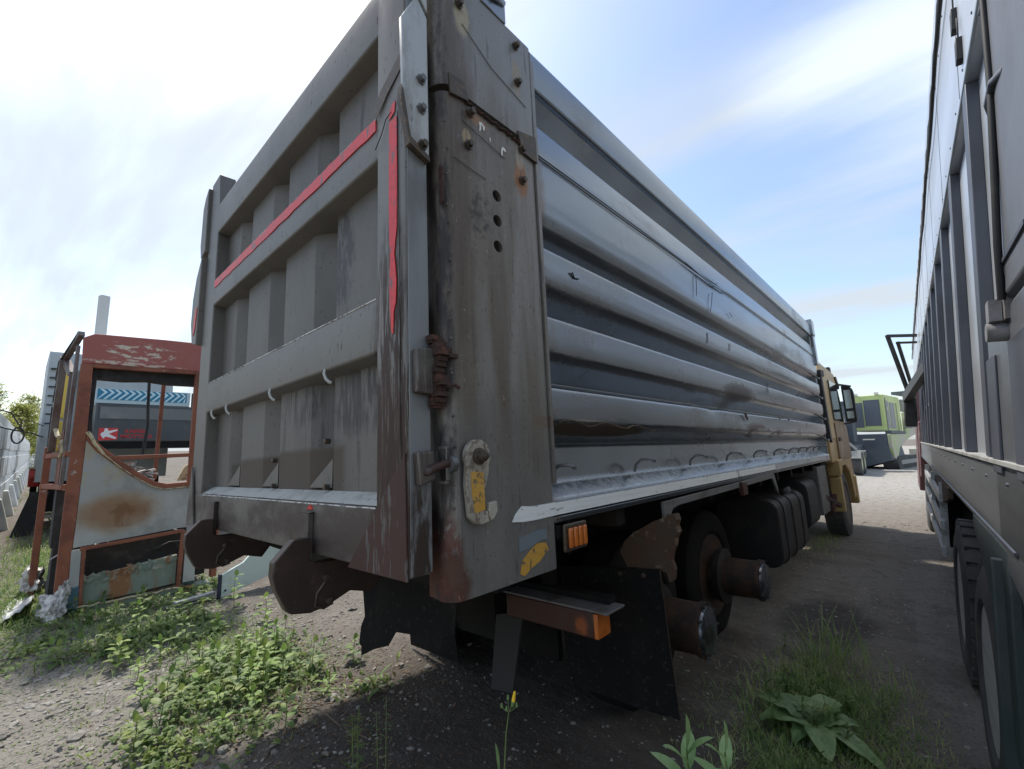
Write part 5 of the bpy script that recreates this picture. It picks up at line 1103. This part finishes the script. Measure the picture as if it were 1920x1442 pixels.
melt_m = M('melted_aluminium', (0.55, 0.53, 0.50), 0.55, 0.4, [('n', (0.16, 0.14, 0.13), (9, 9, 9), .48, .62, .85)], bump=((14, 14, 14), .9, .03))
soot_m = M('sooty_interior', (0.035, 0.033, 0.034), 0.85, 0, [('n', (0.09, 0.085, 0.08), (6, 6, 6), .5, .68, .7), ('n', (0.02, 0.02, 0.02), (3, 3, 3), .4, .6, .6)], bump=((14, 14, 14), .6, .02))
cream_m = M('scorched_cream_trim', (0.50, 0.43, 0.27), 0.7, 0, [('n', (0.16, 0.10, 0.06), (14, 14, 14), .5, .62, .85)], bump=((20, 20, 20), .6, .01))
B = thing('burnt_cab', 'burnt out red truck cab shell with rust ringed bare metal door panel', 'truck cab', (-6.2, .88, 0))
def bp(g, nm, m, par=None, **k):
    o = finish(g, nm, m, par or B, **k)
    o.location = (0, 0, 0) if par and par != B else (6.2, -.88, 0)
    return o
X = -6.2
g = G(); g.prism([(.335, 2.70), (.345, 2.44), (1.40, 2.46), (1.62, 2.46), (1.62, 2.80), (1.0, 2.785), (.42, 2.755)], 'x', X - .05, X); bp(g, 'roof', redroof_m, bevel=.01)
g = G()
g.prism([(.33, .10), (.42, .10), (.44, 1.7), (.43, 2.44), (.34, 2.44), (.335, 1.7)], 'x', X - .07, X)         # rear pillar
g.prism([(1.315, 1.15), (1.375, 1.15), (1.375, 2.46), (1.31, 2.46)], 'x', X - .06, X)
g.prism([(.43, 2.40), (1.31, 2.42), (1.31, 2.46), (.43, 2.44)], 'x', X - .06, X - .002)
g.prism([(.44, 1.75), (.56, 1.60), (.70, 1.47), (.86, 1.33), (1.02, 1.215), (1.12, 1.185), (1.60, 1.20), (1.60, 1.15), (1.10, 1.13), (1.0, 1.16), (.82, 1.28), (.66, 1.42), (.52, 1.55), (.44, 1.66)], 'x', X - .05, X + .006)
g.prism([(.68, 1.50), (1.40, 1.515), (1.40, 1.475), (.70, 1.455)], 'x', X - .05, X - .003)
g.prism([(1.15, 1.19), (1.19, 1.19), (1.20, 2.42), (1.16, 2.42)], 'x', X - 1.0, X - .95)
g.prism([(.48, .62), (1.31, .675), (1.31, .64), (.48, .585)], 'x', X - .03, X + .008)
g.prism([(.495, .60), (.525, .60), (.535, .04), (.505, .04)], 'x', X - .03, X + .009); g.prism([(1.29, .66), (1.33, .66), (1.32, .02), (1.28, .02)], 'x', X - .03, X + .009)
g.prism([(1.60, .1), (1.66, .1), (1.66, 2.5), (1.60, 2.5)], 'x', X - .07, X)
bp(g, 'cab_frame', redcab_m, bevel=.006)
g = G(); g.prism([(.44, 1.66), (.52, 1.55), (.66, 1.42), (.82, 1.28), (1.0, 1.16), (1.10, 1.135), (1.60, 1.15), (1.60, .80), (1.37, .84), (1.34, .70), (.50, .63), (.43, .62)], 'x', X - .035, X - .004); bp(g, 'door_panel', bare_m)
g = G(); pts = [(X + .012, .44, 1.745), (X + .02, .47, 1.70), (X + .02, .50, 1.63), (X + .02, .58, 1.52), (X + .016, .70, 1.40), (X + .014, .85, 1.27), (X + .012, 1.0, 1.165), (X + .01, 1.1, 1.13), (X + .01, 1.5, 1.145)]
g.tube(pts[:4], .018, 8, .012); g.tube(pts[3:], .006, 6); bp(g, 'scorched_trim', cream_m, smooth=60)
g = G(); g.prism([(.42, .60), (.49, .60), (.50, .12), (.43, .12)], 'x', X - .03, X + .004); bp(g, 'pillar_skin', bare_m); g = G(); g.prism([(1.34, .80), (1.42, .80), (1.45, .10), (1.34, .10)], 'x', X - .03, X - .005); bp(g, 'pillar_skin', bare_m)
g = G(); g.prism([(.40, .24), (.50, .26), (.51, .02), (.40, .02)], 'x', X - .05, X + .02); bp(g, 'teal_corner', tealp_m, bevel=.01); g = G(); g.prism([(1.36, 1.0), (1.45, .98), (1.46, .05), (1.37, .05)], 'x', X - .10, X - .045); bp(g, 'teal_corner', tealp_m, bevel=.01)
g = G(); g.prism([(.535, .30), (.75, .33), (1.28, .40), (1.28, .10), (.535, .06)], 'x', X - .12, X - .05); bp(g, 'step_sill', sill_m)
g = G(); g.box(X - .16, .52, -.01, X + .01, 1.60, .055); bp(g, 'lower_sill', sill_m, bevel=.01)
rw = random.Random(77)
for i in range(5):
    g = G(); p = [(X - rw.uniform(.1, .5), rw.uniform(.5, 1.3), .58 + rw.uniform(0, .1))]
    for j in range(7): p.append((p[-1][0] + rw.uniform(-.1, .1), p[-1][1] + rw.uniform(-.14, .14), max(.35, p[-1][2] + rw.uniform(-.10, .08))))
    g.tube(p, .008, 5); bp(g, 'burnt_wire', melt_m if i % 2 else plastic_m, smooth=60)
g = G(); pts = [(X + .01, .50 + .82 * t / 16, .055 + .0 * t + rw.uniform(-.012, .012)) for t in range(17)]; g.tube(pts, .012, 6); bp(g, 'ragged_sill_edge', cream_m, smooth=40)
b = bmesh.new()
for i in range(60):
    y = rw.uniform(.54, 1.27); z = .29 + .10 * (y - .5) + rw.uniform(-.05, .03); s_ = rw.uniform(.015, .05); m_ = Matrix.Translation((X - .055 + rw.uniform(0, .02), y, z)) @ Matrix.Rotation(rw.random() * 6, 4, 'X') @ Matrix.Rotation(rw.uniform(-.6, .6), 4, 'Z')
    vs = [b.verts.new(m_ @ Vector(p)) for p in ((0, -s_, -s_ * .4), (0, s_, -s_ * .2), (0.006, s_ * .6, s_ * .5), (0, -s_ * .5, s_ * .4))]; b.faces.new(vs)
bp(b, 'curled_rust_flakes', sill_m, smooth=0)
# inside and rear wall parts
g = G(); g.box(X - 1.25, .36, .10, X - .25, 1.60, .60); g.box(X - .55, .50, .60, X - .25, 1.60, .66); g.box(X - 1.1, .6, .60, X - .4, 1.2, .95); bp(g, 'sooty_floor', soot_m)
g = G(); g.prism([(.36, 2.66), (1.6, 2.66), (1.6, 2.31), (1.1, 2.30), (.9, 2.32), (.7, 2.30), (.36, 2.31)], 'x', X - .30, X - .10); bp(g, 'roof_lining', soot_m)
g = G(); g.prism([(.44, 2.40), (.475, 2.40), (.47, 1.9), (.49, 1.60), (.44, 1.72)], 'x', X - .10, X - .06); bp(g, 'charred_edge', soot_m)
g = G(); g.tube([(X - .9, 1.02, 2.42), (X - .9, 1.03, 2.1), (X - .9, 1.045, 1.85), (X - .9, 1.02, 1.5)], .017, 8); bp(g, 'melted_cable', plastic_m, smooth=60)
rr = random.Random(2); g = G()
for k in range(22):
    y = rr.uniform(.72, 1.0); z = 1.42 - (y - .7) * .5 + rr.uniform(-.03, .04); g.bar((X - .12, y, z), (X - .12 + rr.uniform(-.1, .1), y + rr.uniform(.03, .10), z + rr.uniform(-.03, .02)), .02, .012)
bp(g, 'charred_trim_strips', melt_m, smooth=0)
g = G(); g.prism([(1.24, 1.20), (1.30, 1.35), (1.36, 1.40), (1.36, 1.20)], 'x', X - .2, X - .15); bp(g, 'seat_remnant', cream_m)
# frame facing the camera side (rear of the shell)
Y = .30
g = G(); g.bar((X - 1.0, Y - .09, .0), (X - .92, Y - .09, 1.60), .06); g.bar((X - 1.02, Y - .10, 1.50), (X, Y + .02, 1.53), .05); g.bar((X - 1.02, Y - .10, 1.18), (X, Y + .02, 1.21), .05)
bp(g, 'rear_frame', redcab_m, bevel=.005)
g = G(); g.prism([(X - .85, 1.22), (X - .2, 1.22), (X - .2, 1.95), (X - .85, 1.85)][:0] or [(X - .80, 1.16), (X - .12, 1.18), (X - .14, 1.78), (X - .75, 1.74)], 'y', Y - .02, Y + .0); bp(g, 'rusty_rear_plate', M('brown_scorched_sheet', (.16, .06, .035), .75, .1, [('n', (.30, .14, .08), (4, 4, 4), .5, .68, .7), ('n', (.07, .045, .04), (4, 4, 2), .5, .7, .7)]), bevel=.002)
greyst_m = M('scorched_grey_strut', (.20, .18, .18), .6, .3, [('n', (.11, .06, .045), (4, 4, 2), .46, .64, .8)])
g = G(); g.prism([(X - .95, 1.55), (X - .83, 1.55), (X - .42, 2.50), (X - .50, 2.56)], 'y', Y - .10, Y - .04); g.bar((X - .48, Y - .06, 2.52), (X, Y + .02, 2.74), .05); g.bar((X - .46, Y - .05, 2.50), (X - .30, Y, 2.35), .06); g.bar((X - .30, Y, 2.36), (X - .42, Y, 1.72), .05)
g.bar((X - .10, Y + .01, 2.62), (X - .09, Y + .0, 1.2), .10, .03); bp(g, 'slanted_strut', greyst_m, bevel=.004)
g = G(); g.tube([(X - .9, Y - .1, 2.35), (X - .5, Y - .1, 2.50), (X - .1, Y - .02, 2.70), (X - .05, Y, 2.76)], .010, 6); g.tube([(X - .98, Y - .1, 2.05), (X - .9, Y - .1, 1.6)], .008, 6); g.tube([(X - .95, Y - .1, 2.1), (X - .5, Y - .1, 2.4)], .006, 6); bp(g, 'bent_rods', plastic_m, smooth=60)
g = G(); g.tube([(X - .75, Y - .06, 1.80), (X - .5, Y - .05, 1.72), (X - .35, Y - .04, 1.70)], .02, 8); g.tube([(X - .2, Y - .04, 1.60), (X - .08, Y - .03, 1.66), (X - .06, Y - .02, 1.55), (X - .15, Y - .03, 1.50)], .015, 8); bp(g, 'burnt_hose', cream_m, smooth=60)
g = G(); g.box(X - .55, Y - .02, .62, X - .18, Y + .10, 1.17); g.prism([(X - .72, .10), (X - .25, .05), (X - .15, .62), (X - .42, .62)], 'y', Y, Y + .15); bp(g, 'soot_black_board', soot_m)
def lump(cx, cy, cz, sx, sy, sz, seed, m, nm, amp=.35, par=None):
    b = bmesh.new(); bmesh.ops.create_icosphere(b, subdivisions=4, radius=1)
    for v in b.verts:
        k = 1 + amp * mnoise.noise(v.co * 1.6 + Vector((seed, 0, 0))) + amp * .6 * mnoise.noise(v.co * 4 + Vector((seed, 3, 0)))
        v.co = Vector((v.co.x * sx * k, v.co.y * sy * k, v.co.z * sz * k)) + Vector((cx, cy, cz))
    return b
b = lump(X - .05, .33, .09, .30, .10, .12, 3, melt_m, 'x'); bp(b, 'melted_metal', melt_m, smooth=30)
b = lump(X - .02, .40, .20, .08, .05, .12, 8, melt_m, 'x', .5); bp(b, 'melted_metal', melt_m, smooth=30)
b = lump(X - 1.15, .22, .14, .22, .09, .17, 12, melt_m, 'x', .5); bp(b, 'melted_metal', melt_m, smooth=30)
# crumpled sheet on the ground
b = bmesh.new(); nx, ny = 16, 7; vv = []
for i in range(nx + 1):
    row = []
    for j in range(ny + 1):
        x = -7.25 + .95 * i / nx; y = -.02 + .20 * j / ny + .06 * (1 - i / nx); z = .02 + .17 * (i / nx) ** .7 * (j / ny) + .05 * mnoise.noise(Vector((i * .5, j * .7, 2))); row.append(b.verts.new((x + 0.1, y, max(.015, z))))
    vv.append(row)
for i in range(nx):
    for j in range(ny): b.faces.new([vv[i][j], vv[i + 1][j], vv[i + 1][j + 1], vv[i][j + 1]])
o = finish(b, 'sheet_metal', bare_m, smooth=25); o.rotation_euler = (0, 0, 0); tag(o, 'crumpled grey sheet metal lying on the ground left of the cab', 'scrap metal')
sol = o.modifiers.new('thick', 'SOLIDIFY'); sol.thickness = .006
# pale green-white panel lying behind the truck
wp = M('pale_green_white_panel', (0.62, 0.74, 0.70), 0.4, 0, [('n', (0.50, 0.62, 0.60), (3, 3, 3), .5, .62, .6), ('n', (0.40, 0.45, 0.42), (22, 22, 22), .66, .72, .5)])
o = thing('scrap_panel', 'pale green and white panel standing on edge beyond the tow claws', 'panel', (-5.55, 1.53, 0))
def wpl(g, nm, m, par, **k): return finish(g, nm, m, par, **k)
g = G(); g.prism([(.0, .02), (.0, .25), (.10, .29), (.22, .33), (.34, .44), (.52, .55), (.60, .53), (.68, .50), (.90, .60), (.90, .30), (.50, .12)], 'x', -.012, .012); pnl = wpl(g, 'panel', wp, o, bevel=.004)
pnl.rotation_euler = (0, 0, R(14))
g = G(); g.lathe([(.012, .011), (.018, .010)], 'x', (0, .045, .09), 10); g.box(-.02, -.02, .0, .02, .0, .26); s_ = wpl(g, 'edge_strip', M('blue_black_edge', (.03, .035, .06), .5), pnl)
g = G(); g.box(-.10, -.38, .06, -.04, -.02, .09); g.box(-.16, -.42, .02, -.05, -.05, .045); wpl(g, 'bent_channel', bare_m, pnl, bevel=.004)

# ------------------------------------------------------------------ dark tipper behind the cab, seen through its window
dk_m = M('dark_grey_tipper', (0.085, 0.095, 0.10), 0.45, 0.2, [('n', (0.06, 0.065, 0.07), (1, 1, 1.5), .42, .7, .7), ('n', (0.16, 0.17, 0.17), (3, 2, 1), .58, .75, .4)], bump=((5, 5, 5), .2, .01))
dkl_m = M('lighter_grey_band', (0.17, 0.18, 0.18), 0.5, 0.2, [('n', (0.24, 0.25, 0.24), (3, 3, 2), .5, .7, .6)])
D = thing('dark_tipper', 'dark grey tipper with red and white star emblem seen through the burnt cab window', 'tipper truck', (-11.0, 1.9, 0))
def dp(g, nm, m, par=D, **k):
    o = finish(g, nm, m, par, **k); o.location = (11.0, -1.9, 0) if par is D else (0, 0, 0); return o
g = G(); g.box(-14.5, .86, 1.72, -11.0, 4.3, 2.42); db = dp(g, 'body', dk_m, bevel=.02)
g = G(); g.box(-11.0, .92, 2.14, -10.985, 4.2, 2.36); dp(g, 'light_band', dkl_m)
g = G(); g.box(-14.4, .90, 1.60, -11.02, 4.2, 1.72); dp(g, 'lower_beam', black_m)
g = G(); g.box(-11.10, .84, 2.425, -11.0, 2.26, 2.70); cbd = dp(g, 'board', M('pale_blue_board', (.45, .58, .62), .5))
blue_m = M('teal_blue_stripe', (0.02, 0.20, 0.34), 0.5); pale_m = M('pale_stripe', (0.55, 0.75, 0.82), 0.5)
g = G(); g.prism([(.86, 2.49), (.86, 2.685), (2.20, 2.685), (2.20, 2.49)], 'x', -10.999, -10.995); dp(g, 'blue_ground', blue_m)
g = G()
for k in range(14):
    y = .84 + .10 * k
    pts = [(y, 2.495), (y + .034, 2.495), (y + .160, 2.625), (y + .095, 2.68), (y + .045, 2.68), (y + .112, 2.622)]
    pts = [(min(max(a, .862), 2.19), b) for a, b in pts]
    g.prism(pts, 'x', -10.9945, -10.991)
dp(g, 'chevron_stripes', pale_m)
g = G(); g.box(-11.10, 2.30, 2.425, -11.0, 4.2, 2.70); dp(g, 'name_board', M('black_name_board', (.03, .033, .036), .5))
rotx = Matrix(((0, 0, 1, 0), (1, 0, 0, 0), (0, 1, 0, 0), (0, 0, 0, 1)))   # text x -> +y, text y -> +z, faces +x
wl_m = M('cream_lettering', (0.8, 0.78, 0.68), 0.5)
def dtext(s, y, z, size, m, nm, sx=1.0, bold=.0):
    return text(s, nm, m, D, Matrix.Translation((.004, y - 1.9, z)) @ rotx, size, .002, sx, bold=bold)
dtext('MAN', 2.36, 2.535, .19, wl_m, 'lettering', 1.1, .006)
g = G(); g.box(-10.999, 2.34, 2.475, -10.995, 3.0, 2.50); dp(g, 'underline', wl_m)
redl_m = M('signal_red_lettering', (0.42, 0.04, 0.045), 0.5); redl2 = M('emblem_red', (0.6, 0.05, 0.05), .5)
g = G(); g.prism([(.93, 1.745), (.93, 1.97), (1.195, 1.97), (1.195, 1.755)], 'x', -10.999, -10.995); em = dp(g, 'emblem', redl2)
g = G(); c = (1.03, 1.862)
g.prism([(1.0, 1.90), (1.005, 1.955), (1.025, 1.968), (1.05, 1.955), (1.06, 1.915), (1.18, 1.945), (1.19, 1.925), (1.07, 1.865), (1.18, 1.795), (1.165, 1.77), (1.03, 1.815), (1.0, 1.775), (.985, 1.80), (.955, 1.85), (.97, 1.885)], 'x', -10.9945, -10.991)
finish(g, 'emblem_star', M('emblem_white', (.8, .8, .8), .5), em)
dtext('KAINEL', 1.29, 1.885, .095, redl_m, 'lettering', 1.0, .004); dtext('MOTORS', 1.235, 1.785, .10, redl_m, 'lettering', 1.12, .004)
g = G(); g.box(-13.9, 3.4, .2, -11.4, 3.9, 1.6); dp(g, 'subframe', black_m)
for y in (2.9,): wheel('tyre', D, (-.6, y - 1.9 + 1.2, .5), .5, .3, tyre_dark_m, hub_m)
# beige panel lying below
# ------------------------------------------------------------------ parked cabs far left
gc_m = M('pale_grey_cab_paint', (0.42, 0.46, 0.47), 0.5, 0.1, [('n', (0.32, 0.35, 0.36), (2, 2, 2), .45, .7, .6)])
yw_m = M('yellow_cab_paint', (0.70, 0.48, 0.08), 0.5)
def farcab(x, y, s, label, group='trucks parked along the fence'):
    o = thing('parked_truck', label, 'truck', (x, y, 0), group=group)
    g = G(); P = round_poly([(-1.1, .9), (-1.2, 2.2), (-1.1, 3.30), (1.1, 3.36), (1.2, 2.2), (1.15, .9)], .12, 3); g.prism([tuple(p) for p in P], 'y', 0, 1.9); cb = finish(g, 'cab', gc_m, o, smooth=40)
    g = G(); g.box(-2.6, -.02, 2.05, -.2, 0, 3.3); g = G(); g.prism([(1.20, 2.05), (1.205, 3.30), (1.20, 3.32), (1.16, 2.05)], 'y', .1, .2); 
    g = G(); g.box(1.14, .20, 2.05, 1.225, .38, 3.0); g.box(1.14, .17, 1.45, 1.23, .34, 2.0); finish(g, 'yellow_deflector', yw_m, cb, bevel=.02)
    for k in range(7):
        g = G(); g.box(1.13, .03, 1.95 + k * .17, 1.215, .11, 1.97 + k * .17); finish(g, 'vent', plastic_m, cb)
    g = G(); g.box(1.14, .42, 1.3, 1.22, .60, 3.0); finish(g, 'blue_grey_pillar', M('slate_pillar' , (.17, .20, .25), .5), cb)
    g = G(); g.box(-1.0, .1, .35, 1.1, 1.8, .95); finish(g, 'chassis', black_m, o, bevel=.02)
    for yy in (1.0,):
        wheel('tyre', o, (1.0, yy, .5), .5, .3, tyre_dark_m, hub_m, outx=1)
    o.scale = (s, s, s); return o
farcab(-14.1, .24, 1.08, 'pale grey truck cab with yellow side panels just behind the burnt cab')
farcab(-24.0, .62, .93, 'farther grey truck with yellow edge, next to the fence end')
# red engine part hanging at the far cab, with a dark board leaning under it
o = thing('red_bumper_part', 'bright red dented bumper part left of the rusty post', 'scrap part', (-13.6, .20, 0))
g = G(); g.prism([(-.30, .98), (-.32, 1.10), (-.22, 1.20), (.05, 1.22), (.30, 1.20), (.34, 1.05), (.15, .98), (.10, .86), (-.05, .84), (-.10, .98)], 'y', -.04, .14); finish(g, 'red_shell', M('bright_red_paint', (.55, .05, .05), .45, 0, [('n', (.55, .45, .42), (6, 6, 6), .6, .68, .8)]), o, bevel=.02)
g = G(); g.box(-.25, -.05, 1.215, .30, .15, 1.25); finish(g, 'white_edge', cream_m, o); g = G(); g.box(-.1, 0, .0, .0, .1, .86); finish(g, 'support', black_m, o)
g = G(); g.prism([(-.06, .0), (.20, .0), (.40, .80), (.14, .80)], 'x', -.02, .02); o = finish(g, 'leaning_board', soot_m, bevel=.004); o.location = (-12.6, .06, 0); tag(o, 'dark narrow board leaning under the red bumper part', 'board')
g = G(); g.box(-.5, 0, .5, .45, .9, 1.5); g.box(-.2, .1, 1.5, .3, .7, 1.8); g.lathe([(-.2, .5), (.2, .5)], 'x', (.2, .5, .5), 20); o = finish(g, 'engine_block', black_m, bevel=.03); o.location = (-16.8, .42, .0); tag(o, 'black machinery block between the fence and the parked cabs', 'machinery')

# ------------------------------------------------------------------ green screening machine and dark truck far ahead
lime_m = M('lime_green_paint', (0.55, 0.66, 0.27), 0.5, 0, [('n', (0.42, 0.50, 0.20), (1, 1, 1), .5, .7, .6)])  # paint made paler so its colour carries the distance haze
limew_m = M('dusty_lime_white_panel', (0.46, 0.50, 0.30), 0.6, 0, [('n', (0.52, 0.47, 0.44), (.9, .9, .9), .42, .62, .9), ('n', (0.36, 0.50, 0.10), (1.2, 1.2, 1.2), .56, .68, .7)])
navy_m = M('dark_slate_machine', (0.085, 0.105, 0.13), 0.6, 0.1)
grwin_m = M('dusty_grey_window', (0.11, 0.13, 0.16), 0.35, 0)
steel_m = M('pale_machine_steel', (0.34, 0.34, 0.32), 0.6, 0.3)
H_ = thing('screening_machine', 'lime green tracked screening machine with boxy cabin across the yard', 'machine', (-1.45, 30.0, 0), (0, 0, R(-9))); H_.scale = (1.12, 1.0, 1.05)
g = G(); g.box(-1.35, 0, 1.85, .02, 3.2, 3.66); cbn = finish(g, 'cabin', lime_m, H_, bevel=.04)
g = G(); g.box(-.72, -.025, 2.12, -.18, -.005, 3.38); g.box(-1.30, -.025, 2.05, -.80, -.005, 3.3); finish(g, 'window', grwin_m, cbn)
g = G(); g.prism([(.10, 1.98), (.10, 3.38), (.75, 3.34), (.80, 1.98)], 'x', .0, .03); g.box(.005, .95, 1.98, .035, 1.9, 3.3); finish(g, 'cabin_door', grwin_m, cbn)
g = G(); g.prism([(.42, 3.0), (.48, 3.1), (.50, 2.88), (.44, 2.85)], 'x', .032, .04); finish(g, 'door_sticker', wl_m, cbn)
g = G(); g.box(-.05, -.1, 1.72, .18, 2.9, 1.86); finish(g, 'step', navy_m, H_)
for a_, b_ in (((.05, .1, 1.86), (.05, .1, 3.5)), ((.06, 2.2, 1.86), (.06, 2.2, 3.3)), ((-1.3, -.08, 1.9), (-.1, -.08, 1.9))):
    g = G(); g.bar(a_, b_, .035); finish(g, 'handrail', steel_m, H_)
for x_ in (-1.1, -.3):
    g = G(); g.box(x_, -.05, 3.66, x_ + .15, .1, 3.78); finish(g, 'work_lamp', wl_m, H_)
g = G(); g.box(-.75, -.03, 2.10, -.72, -.01, 3.40); g.box(-.18, -.03, 2.10, -.15, -.01, 3.40); g.box(-.75, -.03, 3.38, -.15, -.01, 3.41); finish(g, 'window_frame', navy_m, cbn)
g = G(); g.prism([(-1.5, 1.72), (.0, 1.72), (.0, 1.2), (.12, .45), (-1.2, .0), (-1.5, .0)], 'y', -.15, 2.6); finish(g, 'hopper', navy_m, H_, bevel=.03)
g = G(); g.box(-.9, -.17, 1.42, -.45, -.155, 1.48); finish(g, 'hopper_mark', wl_m, H_)
g = G(); g.prism([(-.15, 1.70), (-.15, 1.2), (.12, .55), (.6, .42), (1.4, 1.05), (3.6, 1.5), (5.4, 1.7), (9.0, 1.75), (9.0, 2.5), (7.5, 2.75), (3.3, 2.85), (3.2, 1.72)], 'x', .02, .16); sd_ = finish(g, 'side_panel', limew_m, H_, bevel=.02)
g = G(); g.prism([(3.3, 2.9), (3.3, 3.55), (4.2, 3.5), (6.0, 3.05), (8.0, 2.95), (8.0, 2.80)], 'x', .0, .12); finish(g, 'engine_hood', steel_m, H_, bevel=.02)
for y in (3.5, 4.1, 4.7, 5.3, 5.9):
    g = G(); g.bar((.16, y, 2.9), (.16, y, 4.0), .05); finish(g, 'railing_post', wl_m, H_)
g = G(); g.bar((.16, 3.5, 4.0), (.16, 5.9, 3.95), .05); g.bar((.16, 3.5, 3.6), (.16, 5.9, 3.55), .04); finish(g, 'railing', wl_m, H_)
g = G(); g.bar((.0, 3.2, 3.9), (.4, 12, 3.9), .5, .15); g.bar((.3, 6, 3.2), (.6, 12, 2.6), .12); g.box(-.4, 8, 2.0, .5, 11, 3.6); finish(g, 'conveyor', navy_m, H_)
g = G(); P = round_poly([(.5, .0), (.2, .30), (.5, .62), (4.6, .62), (4.9, .3), (4.6, .0), (.5, .0)], .2, 4); g.prism([tuple(p) for p in P[:-1]], 'x', -.35, .22)
for k in range(14): g.box(-.36, .6 + k * .29, -.02, .24, .72 + k * .29, .02)
tr_ = finish(g, 'track', tyre_m, H_, smooth=40)
g = G(); g.box(.22, .8, .22, .26, 4.2, .42); finish(g, 'track_frame', steel_m, tr_)
g = G(); g.box(.0, 5.2, .3, .5, 9.5, .8); g.bar((.1, 5, .6), (.5, 8, 1.6), .15); g.bar((.1, 8, .6), (.4, 5.5, 1.6), .12); g.box(-.1, 4.8, .15, .3, 5.4, .9); finish(g, 'undercarriage', limew_m, H_)
text('ESDA', 'lettering', navy_m, H_, Matrix.Translation((.163, 2.9, 2.02)) @ rotx, .62, .003, 1.5, bold=.01)
K_ = thing('dark_truck', 'dark truck with pale green wheels parked left of the screening machine', 'truck', (-2.6, 24.2, 0))
g = G(); g.box(-2.0, 0, .95, .1, 6.0, 1.25); g.prism([(-2, 1.2), (-.2, 1.2), (.4, .95), (-.5, 2.2), (-.75, 2.6), (-2, 2.6)], 'y', .2, .5); g.box(-1.9, 1, 1.25, -.35, 5, 2.4); finish(g, 'body', navy_m, K_, bevel=.03)
g = G(); g.bar((-.75, .1, 2.45), (.35, .1, 1.1), .08); finish(g, 'ramp_edge', steel_m, K_)
g = G(); g.box(-.85, 3.5, 1.4, .0, 5.0, 3.45); kc = finish(g, 'cab', navy_m, K_, bevel=.04)
g = G(); g.box(-.75, 3.47, 2.2, -.15, 3.495, 3.2); finish(g, 'window', grwin_m, kc)
lw_m = M('pale_green_rim', (.55, .60, .35), .6)
g = G()
for y in (.55, 1.75):
    P = [(y - .6, .75), (y - .5, 1.05), (y + .5, 1.05), (y + .6, .75), (y + .55, .72), (y + .45, .98), (y - .45, .98), (y - .55, .72)]; g.prism(P, 'x', .0, .48)
finish(g, 'mudguard', steel_m, K_)
for y in (.55, 1.75): wheel('tyre', K_, (.30, y, .49), .49, .32, tyre_m, lw_m, rim_r=.27, outx=1)
# pale wall and dusty stock behind the machine
g = G(); g.box(0, 0, 0, 9, .3, 1.9); o = finish(g, 'pale_wall', M('pink_grey_wall', (.50, .44, .44), .9)); o.location = (-.6, 62, 0); tag(o, 'low pale pinkish wall beyond the screening machine', 'wall')
